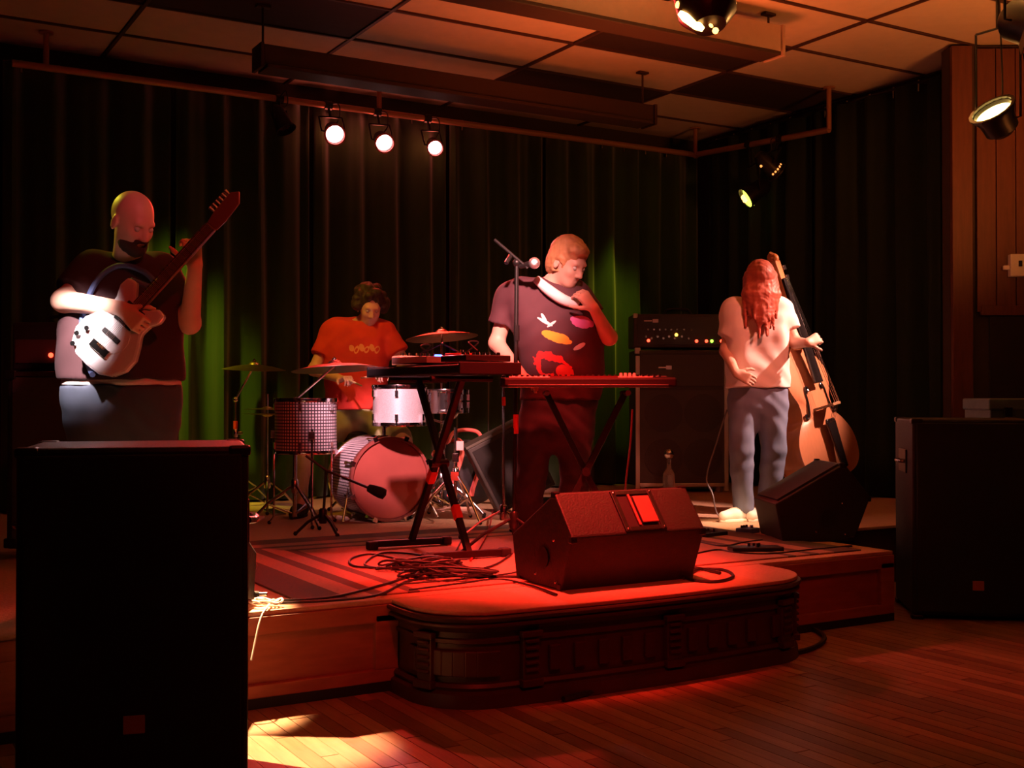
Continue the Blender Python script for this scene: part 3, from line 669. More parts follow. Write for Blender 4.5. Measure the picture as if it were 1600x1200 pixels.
def wedge(loc, rz, L, label, prof, sc=1.0, wrap=None):
    """profile in (y, z), length along x; the -y side faces the audience"""
    t = thing('stage_monitor', label, 'monitor', loc, rz, 'wedge stage monitors')
    prof = [(y * sc, z * sc) for y, z in prof]
    M = Matrix(((0, 0, 1, 0), (1, 0, 0, 0), (0, 1, 0, 0), (0, 0, 0, 1)))
    MB().prism(prof, -L / 2, L / 2, M).build('cabinet', wrap or black_wrap, t, bevel=0.008)
    (y0, z0), (y1, z1), (y2, z2), (y3, z3), (y4, z4) = prof
    # grille on the sloping side that faces the player
    n = Vector((0, z2 - z3, y3 - y2)).normalized(); g_ = MB()
    gp = [Vector((x, y2 + (y3 - y2) * q, z2 + (z3 - z2) * q)) for x in (-L / 2 + .03, L / 2 - .03) for q in (0.06, 0.94)]
    g_.add([p for p in gp] + [p + n * 0.012 for p in gp], [(0, 1, 3, 2), (4, 6, 7, 5), (0, 4, 5, 1), (2, 3, 7, 6), (0, 2, 6, 4), (1, 5, 7, 3)]).build('grille', grille, t)
    # recessed handle on the upper back panel
    n2 = Vector((0, -(z2 - z1), y2 - y1)).normalized(); e = Vector((0, y2 - y1, z2 - z1)); el = e.length; e.normalize(); o0 = Vector((0.035, (y1 + y2) / 2, (z1 + z2) / 2))
    Mh = Matrix((Vector((1, 0, 0)), e, n2)).transposed().to_4x4(); Mh.translation = o0
    w2, h2 = 0.085, el * 0.36
    fr = MB()
    for s in (-1, 1): fr.box((s * (w2 + 0.012), 0, 0.002), (0.024, h2 * 2 + 0.046, 0.012), Mh); fr.box((0, s * (h2 + 0.011), 0.002), (w2 * 2, 0.022, 0.012), Mh)
    fr.build('handle_frame', black_metal, t, bevel=0.003)
    MB().box((0, 0, 0.0012), (w2 * 2, h2 * 2, 0.002), Mh).build('handle_cup', black_matte, t)
    hd = MB(); hd.box((0.035, 0, 0.010), (0.085, h2 * 1.7, 0.012), Mh); hd.box((-0.025, 0, 0.008), (0.012, h2 * 2, 0.012), Mh)
    hd.build('handle_grip', mat('grip_plate', (0.35, 0.12, 0.09), 0.45), t, bevel=0.004, label='lighter grip plate in the handle opening')
    for s1 in (-1, 1):
        for s2 in (-1, 1): MB().sphere((s1 * (w2 + .012), s2 * (h2 + .011), 0.008), 0.006, 8, Mh).build('screw', dull_chrome, t)
    for sx in (-1, 1):
        for (y, z) in ((y1, z1), (y2, z2), (y0, z0)):
            MB().box((sx * (L / 2 - 0.012), y + (0.012 if y > y1 else 0.012), z + (-0.012 if z > .1 else 0.014)), (0.032, 0.032, 0.032)).build('corner_guard', black_metal, t, bevel=0.006)
        cy, cz = (y1 + y3) / 2 - 0.03, (z1 + z4) / 2 + .01
        Ms = Matrix.Translation((sx * L / 2, cy, cz)) @ Matrix.Rotation(R(90) * sx, 4, 'Y')
        MB().lathe([(0.030, 0.0), (0.044, 0.0), (0.046, 0.008), (0.030, 0.008)], 20, Ms).build('port_ring', black_metal, t, smooth=True)
        MB().lathe([(0.0, 0.001), (0.030, 0.001), (0.030, 0.002)], 16, Ms).build('port_cup', mat('port_dark', (0.004, 0.003, 0.003), .9), t)
        sc_ = MB()
        for dyy, dzz in ((0.09, -0.1), (-.12, -.12), (-0.1, 0.1)): sc_.sphere((sx * L / 2, cy + dyy * .8, cz + dzz * .8), 0.007, 8)
        sc_.build('side_screws', dull_chrome, t)
    return t
PROF = [(0.0, 0.0), (-0.09, 0.235), (0.05, 0.41), (0.42, 0.20), (0.38, 0.0)]
wedge((3.02, 4.14, STG), R(-1), 0.70, 'black wedge monitor lit red on the apron in front of the keyboards', PROF)
w2 = onstage(1285, 846); wedge(w2 + FW * 0.22 + RT * .16, R(64), 0.44, 'black wedge monitor in shadow in front of the double bass', PROF, 1.08, mat('wedge_charcoal', (0.012, 0.012, 0.012), .6))
w3 = pix(285, 900, 4.34); w3.z = STG; wedge(w3, R(-34), 0.34, 'black wedge monitor mostly hidden behind the left loudspeaker', PROF, 0.95)

amp_wrap = mat('amp_vinyl', (0.05, 0.032, 0.032), 0.5, var=0.2, scale=150, bump=0.3)
amp_cloth = mat('amp_grille_cloth', (0.085, 0.065, 0.065), 0.8, var=0.3, scale=300, bump=0.3)
alu = mat('aluminium_trim', (0.75, 0.68, 0.66), 0.35, 0.6)
led = {n: mat('led_' + n, c, 0.4, emit=c, es=e) for n, c, e in (('red', (1, 0.05, 0.02), 6), ('amber', (1, 0.5, 0.05), 6), ('green', (0.3, 1, 0.05), 4), ('blue', (0.05, 0.12, 1), 8), ('white', (1, 0.75, 0.75), 1.2))}
badge_pink = mat('amp_badge', (0.85, 0.6, 0.65), 0.3, 0.7)
# bass rig
d = 10.0; b0 = pix(1064, 765, d); b0.z = STG; BW = 0.80
t = thing('bass_cabinet', 'tall dark bass speaker cabinet with pale trim standing beside the bassist', 'amplifier', b0 + FW * .2, CAMZ + R(2))
CH = 1.185
MB().box((0, 0, CH / 2 + .045), (BW, 0.40, CH - .02)).build('cabinet', amp_wrap, t, bevel=0.01)
MB().box((0, -0.205, 0.48), (BW - .07, 0.02, 0.80)).build('lower_grille', amp_cloth, t, bevel=0.004)
MB().box((0, -0.205, 1.05), (BW - .07, 0.02, 0.28)).build('upper_grille', amp_cloth, t, bevel=0.004)
for s in (-1, 1): MB().box((s * (BW / 2 - .018), -0.208, CH / 2), (0.036, 0.03, CH - .03)).build('side_trim', alu, t, bevel=0.004)
MB().box((0, -0.208, 0.065), (BW - .07, 0.03, 0.028)).build('bottom_trim', alu, t, bevel=0.004)
MB().box((0, -0.208, CH + 0.015), (BW - .07, 0.03, 0.03)).build('top_trim', amp_wrap, t, bevel=0.004)
for x, z in ((-.16, .3), (.18, .3), (-.16, .68), (.18, .68)):
    MB().lathe([(0.150, 0), (0.165, 0.0), (0.165, 0.008), (0.150, 0.008)], 28, Matrix.Translation((x, -0.215, z)) @ Matrix.Rotation(R(90), 4, 'X')).build('speaker_ring', amp_wrap, t, smooth=True)
bd = MB(); bd.box((-.17, -0.221, 1.07), (0.07, 0.008, 0.012)); bd.box((-.115, -0.221, 1.07), (0.05, 0.008, 0.034)); bd.build('badge', badge_pink, t, bevel=0.003)
for sx in (-1, 1):
    MB().box((sx * (BW / 2 - .02), -.19, CH + .03), (0.05, .04, .05)).build('corner_cap', alu, t, bevel=0.006)
    for sy in (-1, 1): MB().lathe([(0.03, 0), (0.03, 0.05)], 12, Matrix.Translation((sx * .33, sy * .14, 0))).build('foot', alu, t)
t2 = thing('bass_amp_head', 'wide bass amplifier head with red and green lamps on the tall cabinet', 'amplifier', b0 + FW * .2 + UP * (CH + 0.052), CAMZ + R(2))
HH = 0.30
MB().box((0, 0, HH / 2), (BW + .02, 0.36, HH - .01)).build('case', amp_wrap, t2, bevel=0.012)
MB().box((0, -0.184, HH / 2), (BW - .04, 0.012, HH - .06)).build('front_panel', mat('amp_face', (0.035, 0.02, 0.022), .4), t2, bevel=0.002)
for i, x in enumerate((-.31, -.26, -.21, -.16, -.11, -.06, .0, .06)):
    MB().lathe([(0.012, 0), (0.010, 0.022), (0, 0.022)], 12, Matrix.Translation((x, -0.188, .085 if i % 2 else .10)) @ Matrix.Rotation(R(90), 4, 'X')).build('knob', dull_chrome, t2)
    MB().lathe([(0.010, 0), (0.008, 0.018), (0, 0.018)], 12, Matrix.Translation((x + .02, -0.188, .16)) @ Matrix.Rotation(R(90), 4, 'X')).build('knob', dull_chrome, t2)
for x, z, c in ((-.285, .065, 'red'), (-.045, .115, 'amber'), (.13, .062, 'red'), (.215, .062, 'red'), (.262, .062, 'green'), (.345, .062, 'red')):
    MB().sphere((x, -0.194, z), 0.014, 10).build('indicator_lamp', led[c], t2, smooth=True, label={'red': 'red indicator lamp', 'amber': 'amber indicator lamp', 'green': 'green indicator lamp'}[c])
bd = MB(); bd.box((-.29, -0.195, .235), (0.07, 0.008, 0.012)); bd.box((-.225, -0.195, .235), (0.05, 0.008, 0.03)); bd.build('badge', badge_pink, t2, bevel=0.003)
for sx in (-1, 1): MB().box((sx * (BW / 2 - .005), -.165, HH - .02), (0.04, .04, .04)).build('corner_cap', alu, t2, bevel=0.006)
MB().tube(smooth_path([(-.12, 0, HH), (-.08, 0, HH + .045), (.08, 0, HH + .045), (.12, 0, HH)], 6), .012, 8).build('carry_handle', black_metal, t2, smooth=True)
bt = onstage(1045, 779)
t = thing('bottle', 'tall clear glass bottle with round stopper in front of bass cabinet', 'bottle', bt, 0)
gl = mat('clear_glass', (0.9, 0.85, 0.85), 0.05, trans=0.9)
MB().lathe([(0.0, 0), (0.045, 0), (0.05, 0.02), (0.05, 0.19), (0.035, 0.235), (0.02, 0.26), (0.018, 0.32), (0.022, 0.325)], 20).build('bottle_body', gl, t, smooth=True)
MB().sphere((0, 0, 0.36), 0.042, 14).build('stopper', chrome, t, smooth=True)
# guitar amp stack behind the guitarist
ga = pix(150, 700, 6.1); ga.z = STG
t = thing('guitar_cabinet', 'black guitar speaker cabinet standing behind the guitarist', 'amplifier', ga, CAMZ + R(3))
MB().box((0, 0, .50), (0.78, 0.36, 0.90)).build('cabinet', black_wrap, t, bevel=0.012)
MB().box((0, -0.184, .50), (0.72, 0.014, 0.84)).build('grille_cloth', amp_cloth, t, bevel=0.004)
MB().box((0.0, -0.186, 0.935), (0.72, 0.016, 0.02)).build('top_trim', amp_wrap, t)
for sx in (-1, 1):
    for z in (0.08, .93): MB().box((sx * .37, -.165, z), (0.06, .06, .05)).build('corner_guard', black_metal, t, bevel=0.008)
    for sy in (-1, 1): MB().lathe([(0.03, 0), (0.03, 0.052)], 12, Matrix.Translation((sx * .32, sy * .13, 0))).build('caster', black_matte, t)
t = thing('guitar_amp_head', 'small guitar amp head with one glowing red lamp, on the guitar cabinet', 'amplifier', ga + UP * 0.953 + RT * -.16, CAMZ + R(3))
MB().box((0, 0, .125), (0.46, 0.25, .25)).build('case', black_wrap, t, bevel=0.012)
MB().box((0, -0.128, .10), (0.42, 0.01, .12)).build('control_panel', mat('amp_panel_red', (0.09, 0.03, 0.03), .5), t)
MB().sphere((-.03, -0.136, .08), 0.013, 10).build('indicator_lamp', led['red'], t, smooth=True)
for i in range(6): MB().lathe([(0.012, 0), (0.01, 0.02), (0, 0.02)], 12, Matrix.Translation((.02 + i * .032, -.133, .08)) @ Matrix.Rotation(R(90), 4, 'X')).build('knob', black_metal, t)
MB().tube(smooth_path([(-.1, 0, .25), (-.07, 0, .285), (.07, 0, .285), (.1, 0, .25)], 6), .010, 8).build('carry_handle', black_metal, t, smooth=True)

# slanted grey cabinet and the striped bag behind the keyboards
sc_ = onstage(824, 806)
t = thing('tilted_speaker_box', 'dark grey speaker box tipped back behind the microphone stands', 'amplifier', sc_ + FW * .2, CAMZ + R(8))
gm = mat('grey_vinyl', (0.04, 0.035, 0.03), .6, var=.25, scale=60)
Mt = Matrix.Translation((0, 0, 0.075)) @ Matrix.Rotation(R(-27), 4, 'Y')
MB().box((0, 0, 0.29), (0.44, 0.34, 0.50), Mt).build('cabinet', gm, t, bevel=0.01)
MB().box((0, -0.174, 0.29), (0.39, 0.012, 0.44), Mt).build('grille', grille, t)
MB().box((0, 0, 0.548), (0.45, 0.35, 0.02), Mt).build('top_board', mat('grey_board', (0.08, 0.07, 0.05), .6), t, bevel=.004)
MB().box((0.08, 0, .03), (0.30, 0.30, .14)).build('tilt_stand', black_metal, t)
bg = onstage(724, 800) + FW * .45
t = thing('gig_bag', 'red and black striped gig bag lying beside the drums', 'bag', bg, CAMZ)
fab_k = mat('bag_black', (0.02, 0.015, 0.015), .9); fab_r = mat('bag_red', (0.75, 0.14, 0.12), .8, var=.2)
MB().sphere((0, 0, 0.25), 0.25, 22, sc=(1.1, .75, 1.0)).build('bag_body', fab_k, t, smooth=True)
for a in (-0.9, -0.25, 0.35, .95):
    p_ = [(0.278 * math.sin(a + .18 * math.sin(u * 2)), -0.193 * math.cos(u) * math.cos(a) , 0.25 + .256 * math.sin(u) * math.cos(a)) for u in [R(-40 + 15 * i) for i in range(12)]]
    MB().tube(p_, .020, 6).build('stripe', fab_r, t, smooth=True)
MB().tube(smooth_path([(-.14, 0, .46), (-.08, 0, .56), (.08, 0, .56), (.14, 0, .46)], 6), .014, 8).build('handle', fab_r, t, smooth=True)

# ================================================================== MICROPHONE STANDS, KEYBOARDS
mic_silver = mat('mic_silver', (0.8, 0.8, 0.82), .3, .9, var=.2, scale=300, bump=.4)
def tripod(t, h, spread, m, legs=3, a0=0.5, hub=0.2, r=0.009, double=False):
    for i in range(legs):
        a = a0 + i * 2 * math.pi / legs; c, s = math.cos(a), math.sin(a); l = MB()
        l.tube([(0, 0, hub + .03), (c * spread * .55, s * spread * .55, hub * .5 + .03), (c * spread, s * spread, 0.012)], r, 8)
        if double: l.tube([(c * .02, s * .02, hub * .35), (c * spread * .55, s * spread * .55, hub * .5 + .02)], r * .7, 6)
        lg = l.build('leg', m, t, smooth=True)
        MB().sphere((c * spread, s * spread, 0.014), 0.014, 8, sc=(1, 1, 1)).build('rubber_foot', black_matte, lg, smooth=True)
    MB().lathe([(0.02, hub - .03), (0.024, hub - .02), (0.024, hub + .05), (0.016, hub + .06)], 12).build('hub', m, t, smooth=True)
mb = onstage(803, 868) + UP * .009
t = thing('microphone_stand', 'black microphone stand with red tape and short boom before the keyboard player', 'stand', mb, CAMZ)
tripod(t, 1.6, .30, black_metal, a0=R(200), hub=.16)
MB().tube([(0, 0, .1), (0.015, 0, 1.50)], .011, 10).build('pole', black_metal, t, smooth=True)
MB().tube([(0.01, 0, .62), (0.01, 0, .72)], .0145, 10).build('red_tape', red_tape, t)
MB().tube([(0.014, 0, 1.10), (0.014, 0, 1.18)], .0155, 10).build('clutch', black_metal, t)
MB().sphere((0.015, 0, 1.505), .022).build('boom_joint', black_metal, t, smooth=True)
MB().tube([(-0.10, 0.05, 1.63), (0.07, -.03, 1.475)], .008, 8).build('boom', black_metal, t, smooth=True)
MB().tube([(-0.015, 0.015, 1.545), (-.04, -.02, 1.50)], .012, 8).build('wing_screw', black_metal, t)
mt = MB().tube([(.03, 0, 1.485), (.085, -.035, 1.495)], [.012, .018], 12).build('microphone', black_metal, t, smooth=True)
MB().sphere((.105, -.05, 1.497), .030, 14).build('microphone_head', mic_silver, mt, smooth=True)
mb2 = onstage(787, 842) + UP * .009
t = thing('straight_microphone_stand', 'thin grey stand left of the tall microphone stand, with red tape near its top', 'stand', mb2, CAMZ)
tripod(t, 1.0, .26, dull_chrome, a0=R(80), hub=.13, r=.007)
MB().tube([(0, 0, .1), (0, 0, .92)], .008, 10).build('pole', dull_chrome, t, smooth=True)
MB().tube([(0, 0, .76), (0, 0, .81)], .0115, 10).build('red_tape', red_tape, t)
MB().sphere((0, 0, .925), .013, 10).build('top_cap', black_metal, t, smooth=True)

def xstand(t, hx, h, half_len, ax, m, z_pivot=None, tape=None):
    """two crossing legs in the plane of ax, foot bars perpendicular"""
    ax = Vector(ax).normalized(); pr = Vector((-ax.y, ax.x, 0))
    for s in (-1, 1):
        off = pr * 0.02 * s
        a = ax * hx * s + off + UP * 0.03; b = ax * -hx * s + off + UP * h
        M = aimM(a, b, pr); L = (b - a).length
        lg = MB().box((0, 0, L / 2), (.032, .032, L), M).build('leg', m, t, bevel=.004)
        fb = MB(); fm = aimM(a - pr * half_len * .9 - UP * 0.008, a + pr * half_len, (0, 0, 1)); fb.box((0, 0, half_len * .95), (.036, .034, half_len * 1.9), fm); fb.build('foot_bar', m, lg, bevel=.004)
        for e in (-1, 1):
            MB().box(tuple(a + pr * e * half_len * (.9 if e < 0 else 1.0) - UP * .008), (.055, .055, .044)).build('foot_cap', black_matte, lg, bevel=.008)
        hb = MB(); q = b; hb.tube([q - pr * half_len * .75, q + pr * half_len * .75], .014, 8); hb.build('support_bar', m, lg)
        if tape: MB().box((0, 0, L * tape[s > 0]), (.036, .036, .075), M).build('red_tape', red_tape, lg)
    c = (ax * 0 + UP * (h / 2 + .015)); MB().tube([c - pr * .05, c + pr * .05], .022, 10).build('pivot_bolt', black_metal, t)
stand_red = mat('stand_dark_red', (0.016, 0.006, 0.006), .5, spec=.25)
S1 = Vector((2.745, 5.43, STG + .009))
t = thing('keyboard_stand', 'black folding cross stand with red tape under the laden keyboard', 'stand', S1, 0, None)
xstand(t, .29, .90, .23, (0, 1, 0), stand_red, tape=(.22, .42))
KZ = STG + .925
t = thing('synthesizer', 'black keyboard piled with effect gear on the left cross stand', 'keyboard', (2.745, 5.43, KZ), 0)
syn = mat('synth_black', (0.010, 0.007, 0.008), .65, spec=.2)
MB().box((0, 0, .028), (0.34, 1.10, .045)).build('case', syn, t, bevel=.008)
MB().box((-.10, 0, .053), (0.12, 1.02, .006)).build('control_panel', black_matte, t)
MB().box((.075, 0, .052), (0.15, 0.98, .010)).build('key_bed', plate_white, t, bevel=.002)
for i in range(24): MB().box((.045, -.465 + i * .04, .060), (.09, .016, .012)).build('black_key', black_matte, t)
for sx in (-1, 1): MB().box((sx * 0, sx * .545, .032), (.34, .018, .06)).build('end_block', syn, t, bevel=.004)
GZ = KZ + .0675
def boxgear(name, label, cat, x, y, sz, m, rz=0, tilt=0, leds=(), knobs=0, km=None):
    t = thing(name, label, cat, (2.745 + x, 5.43 + y, GZ + .001), rz)
    MB().box((0, 0, sz[2] / 2), sz).build('case', m, t, bevel=.004)
    for (u, v, c) in leds: MB().box((u, v, sz[2] + .003), (.035, .022, .014)).build('display_light', led[c], t, bevel=.003)
    for i in range(knobs): MB().lathe([(.010, 0), (.008, .016), (0, .016)], 10, Matrix.Translation((-sz[0] * .35 + (i % 4) * sz[0] * .23, -sz[1] * .3 + (i // 4) * .04, sz[2]))).build('knob', km or chrome, t)
    return t
pinkish = mat('pale_pink_box', (0.6, 0.42, 0.45), .45)
boxgear('effects_unit', 'pale effects unit with two blue lights on the left keyboard', 'effects unit', -.02, .10, (.24, .30, .035), pinkish, R(12), leds=((.06, -.13, 'blue'), (-.03, -.13, 'blue')), knobs=6)
boxgear('drum_machine', 'small orange box at the back end of the left keyboard', 'effects unit', 0.02, .38, (.18, .14, .05), mat('orange_box', (.75, .35, .2), .5), R(-8), knobs=4)
boxgear('sound_mixer', 'small black mixer with pale knobs on the left keyboard near its front end', 'mixer', .02, -.36, (.26, .24, .03), black_metal, R(4), knobs=8)
tt = boxgear('effects_pedal', 'red effects pedal with chrome switch on the middle of the left keyboard', 'effects unit', .05, -.13, (.08, .13, .05), mat('pedal_red', (.6, .05, .04), .4), R(20), knobs=2)
for i, (a, b) in enumerate((((-.05, .1), (.06, -.12)), ((.03, .3), (.0, .12)), ((.08, -.15), (.02, -.38)))):
    q0 = Vector((2.745 + a[0], 5.43 + a[1], GZ + .055)); q1 = Vector((2.745 + b[0], 5.43 + b[1], GZ + .055))
    o = MB().tube(smooth_path([q0, q0.lerp(q1, .3) + Vector((.05, 0, .05)), q0.lerp(q1, .7) + Vector((-.03, 0, .045)), q1], 8), .004, 6).build('patch_cable', cable_black, smooth=True)
    tag(o, ('patch cable from the blue lit unit to the red pedal', 'patch cable from the orange box to the blue lit unit', 'patch cable from the red pedal to the small mixer')[i], 'cable')

K2 = pix(915, 700, 5.95); K2.z = STG + .009
t = thing('crossed_keyboard_stand', 'dark cross stand under the electric piano at right', 'stand', K2, CAMZ)
xstand(t, .20, .83, .22, (1, 0, 0), black_metal)
EPz = STG + .862
t = thing('electric_piano', 'long dark electric piano in front of the keyboard player', 'keyboard', (*(pix(918, 700, 5.95).xy), EPz), CAMZ + R(-3))
epm = mat('piano_case', (0.022, 0.012, 0.013), .6, spec=.2)
MB().box((0, 0, .03), (0.88, .30, .048)).build('case', epm, t, bevel=.01)
MB().box((0, -.153, .012), (0.80, .02, .016)).build('back_edge', dull_chrome, t, bevel=.003)
MB().box((0, .05, .058), (.80, .15, .010)).build('key_bed', plate_white, t, bevel=.002)
for i in range(28): MB().box((-.39 + i * .028, .02, .066), (.012, .09, .010)).build('black_key', black_matte, t)
MB().box((-.02, -.09, .058), (.34, .08, .008)).build('control_panel', mat('panel_maroon', (.12, .03, .03), .4), t)
for i in range(4): MB().lathe([(.009, 0), (.007, .022), (0, .022)], 10, Matrix.Translation((.165 + i * .022, -.12, .055))).build('white_button', plate_white, t)
MB().box((.38, -.05, .056), (.10, .10, .008)).build('speaker_slot', black_matte, t)
SIDE = thing('sustain_pedal', 'small metal foot pedal on the stage behind the lit wedge monitor', 'pedal', onstage(862, 800), CAMZ)
MB().box((0, 0, .02), (.09, .16, .03)).build('pedal_base', black_metal, SIDE, bevel=.004)
MB().box((0, -.05, .05), (.05, .12, .012), Matrix.Rotation(R(-12), 4, 'X')).build('foot_plate', chrome, SIDE, bevel=.003)

# ================================================================== DRUMS
check = bpy.data.materials.new('checked_wrap'); check.use_nodes = True; nt = check.node_tree; bs = nt.nodes['Principled BSDF']; bs.inputs['Roughness'].default_value = .35
tc = nt.nodes.new('ShaderNodeUVMap'); mp = nt.nodes.new('ShaderNodeMapping'); nt.links.new(tc.outputs[0], mp.inputs[0]); mp.inputs['Scale'].default_value = (1, 1, 1)
sp = nt.nodes.new('ShaderNodeSeparateXYZ'); nt.links.new(mp.outputs[0], sp.inputs[0])
fx = mth('LESS_THAN', mth('FRACT', sp.outputs[0]), .36); fy = mth('LESS_THAN', mth('FRACT', sp.outputs[1]), .36)
mx = nt.nodes.new('ShaderNodeMix'); mx.data_type = 'RGBA'; mx.inputs[6].default_value = (.78, .74, .76, 1); mx.inputs[7].default_value = (.05, .035, .05, 1)
nt.links.new(mth('MAXIMUM', fx, fy), mx.inputs[0]); nt.links.new(mx.outputs[2], bs.inputs['Base Color'])
sparkle = mat('silver_sparkle_wrap', (.72, .70, .70), .3, .55, var=.35, scale=160)
head_m = mat('drum_head_white', (.75, .70, .66), .45)
def shell(t, r, z0, z1, m, M=None, name='shell', uv=None, seg=36):
    vs_ = []; fs = []
    for z in (z0, z1):
        for k in range(seg): a = 2 * math.pi * k / seg; vs_.append((r * math.cos(a), r * math.sin(a), z))
    for k in range(seg): fs.append((k, (k + 1) % seg, seg + (k + 1) % seg, seg + k))
    o = MB().add(vs_, fs, M).build(name, m, t)
    me = o.data
    for p in me.polygons: p.use_smooth = True
    if uv:
        uvl = me.uv_layers.new(name='UVMap'); nu = round(2 * math.pi * r / uv); nv = (z1 - z0) / uv
        Mi = M.inverted() if M is not None else Matrix.Identity(4)
        for p in me.polygons:
            us = []
            for li in p.loop_indices:
                v = Mi @ me.vertices[me.loops[li].vertex_index].co; us.append([math.atan2(v.y, v.x) / (2 * math.pi) * nu, (v.z - z0) / uv, li])
            mxu = max(u[0] for u in us)
            for u in us:
                if mxu - u[0] > nu / 2: u[0] += nu
                uvl.data[u[2]].uv = (u[0], u[1])
    return o
def hoop(t, r, z, M=None, m=None, name='hoop', w=0.012):
    return MB().lathe([(r, z - w), (r + .008, z - w), (r + .010, z), (r + .008, z + w), (r, z + w), (r - .003, z), (r, z - w)], 36, M).build(name, m or chrome, t, smooth=True)
def lugs(t, r, z0, z1, n, M=None, both=True):
    for i in range(n):
        a = 2 * math.pi * (i + .5) / n; c, s = math.cos(a), math.sin(a); l = MB()
        for z, sg in ((z0, 1), (z1, -1)):
            l.box(((r + .008) * 1, 0, z + sg * .045), (.018, .02, .04), (M if M is not None else Matrix.Identity(4)) @ Matrix.Rotation(a, 4, 'Z'))
            l.tube([((r + .012) * c, (r + .012) * s, z + sg * .045), ((r + .012) * c, (r + .012) * s, z - sg * .008)], .005, 6, M)
        l.build('lug', chrome, t)
def drum(name, label, loc, r, z0, z1, wrap, M=None, uv=None, nl=6, rz=0, lower=True):
    t = thing(name, label, 'drum', loc, rz)
    shell(t, r, z0, z1, wrap, M, uv=uv)
    MB().lathe([(0, z1 + .002), (r * .98, z1 + .002), (r, z1 - .004)], 36, M).build('drum_head', head_m, t, smooth=True)
    MB().lathe([(r, z0 + .004), (r * .98, z0 - .002), (0, z0 - .002)], 36, M).build('bottom_head', head_m, t, smooth=True)
    hoop(t, r, z1, M); hoop(t, r, z0, M); lugs(t, r, z0, z1, nl, M)
    return t
# bass drum: front looks to -Y
bd0 = Vector((3.17, 6.98, STG)); br = .262
t = thing('bass_drum', 'checked bass drum with clear reddish front head on the stage', 'drum', bd0, R(-3))
Mb = Matrix.Translation((0, 0, br + .02)) @ Matrix.Rotation(R(90), 4, 'X')          # local z of the drum looks to -Y
shell(t, br, -.42, 0, check, Mb, uv=.020)
MB().lathe([(0, .012), (br * .3, .011), (br * .6, .0075), (br * .985, .0), (br, -.006)], 48, Mb).build('front_head', mat('clear_amber_head', (.50, .12, .09), .2, 0.5, var=.25, scale=4, coat=.6), t, smooth=True)
MB().lathe([(br, -.415), (br * .98, -.42), (0, -.42)], 36, Mb).build('batter_head', head_m, t)
for z in (0.0, -.42):
    MB().lathe([(br - .002, z - .02), (br + .016, z - .02), (br + .018, z), (br + .016, z + .02), (br - .002, z + .02), (br - .002, z - .02)], 48, Mb).build('hoop', mat('hoop_red_wood', (.20, .05, .04), .3, coat=.5) if z == 0 else chrome, t, smooth=True)
for i in range(8):
    a = 2 * math.pi * (i + .5) / 8; l = MB(); c, s = math.cos(a), math.sin(a)
    l.tube([((br + .024) * c, (br + .024) * s, .01), ((br + .022) * c, (br + .022) * s, -.10)], .006, 6, Mb); l.box((br + .012, 0, -.12), (.02, .024, .05), Mb @ Matrix.Rotation(a, 4, 'Z')); l.box((br + .02, 0, .018), (.03, .03, .014), Mb @ Matrix.Rotation(a, 4, 'Z'))
    l.build('tension_rod', chrome, t)
for sx in (-1, 1):
    MB().tube([(sx * .24, .1, br), (sx * .33, -.02, .02)], .009, 8).build('spur', chrome, t, smooth=True)
mnt = MB(); mnt.tube([(.02, .16, 2 * br + .01), (.02, .16, 2 * br + .11)], .014, 10); mnt.tube([(.02, .16, 2 * br + .09), (.10, .15, 2 * br + .13)], .011, 8); mnt.box((.02, .16, 2 * br + .03), (.07, .05, .02)); mnt.build('tom_mount', chrome, t)
# rack tom
tb = pix(624, 640, 7.50)
drum('rack_tom', 'silver rack tom shining beside the keyboard stand, above the bass drum', (tb.x, tb.y, STG), .17, .645, .885, sparkle, Matrix.Translation((0, 0, 0)), nl=6, rz=CAMZ)
# floor tom with checked wrap
ft = pix(478, 660, 7.45)
t = drum('floor_tom', 'checked floor tom on chrome legs at the left of the bass drum', (ft.x, ft.y, STG), .195, .47, .80, check, None, uv=.020, nl=6, rz=CAMZ)
for i, a in enumerate((R(-70), R(50), R(170))):
    c, s = math.cos(a), math.sin(a); r_ = .215
    lg = MB().tube([(r_ * c, r_ * s, .62), (r_ * c, r_ * s, .05), ((r_ + .03) * c, (r_ + .03) * s, .012)], .007, 8).build('leg', chrome, t, smooth=True)
    MB().sphere(((r_ + .03) * c, (r_ + .03) * s, .013), .013, 8).build('rubber_foot', black_matte, lg)
    MB().box((0, 0, .58), (.04, .03, .05), Matrix.Translation((r_ * c, r_ * s, 0))).build('leg_bracket', chrome, t, bevel=.004)
# small drum behind the left keyboard, on its stand
sd = pix(694, 650, 7.9)
drum('snare_drum', 'chrome snare drum partly hidden behind the left keyboard stand', (sd.x, sd.y, STG), .155, .72, .86, chrome, nl=8)
t = thing('snare_stand', 'chrome tripod stand below the snare drum behind the keyboards', 'stand', (sd.x, sd.y, STG), .4)
tripod(t, .7, .27, chrome, hub=.22, double=True, a0=1.1)
MB().tube([(0, 0, .2), (0, 0, .66)], .012, 10).build('pole', chrome, t, smooth=True)
for i in range(3):
    a = i * 2.094; MB().tube([(0, 0, .64), (.12 * math.cos(a), .12 * math.sin(a), .68), (.15 * math.cos(a), .15 * math.sin(a), .715)], .008, 8).build('basket_arm', chrome, t)

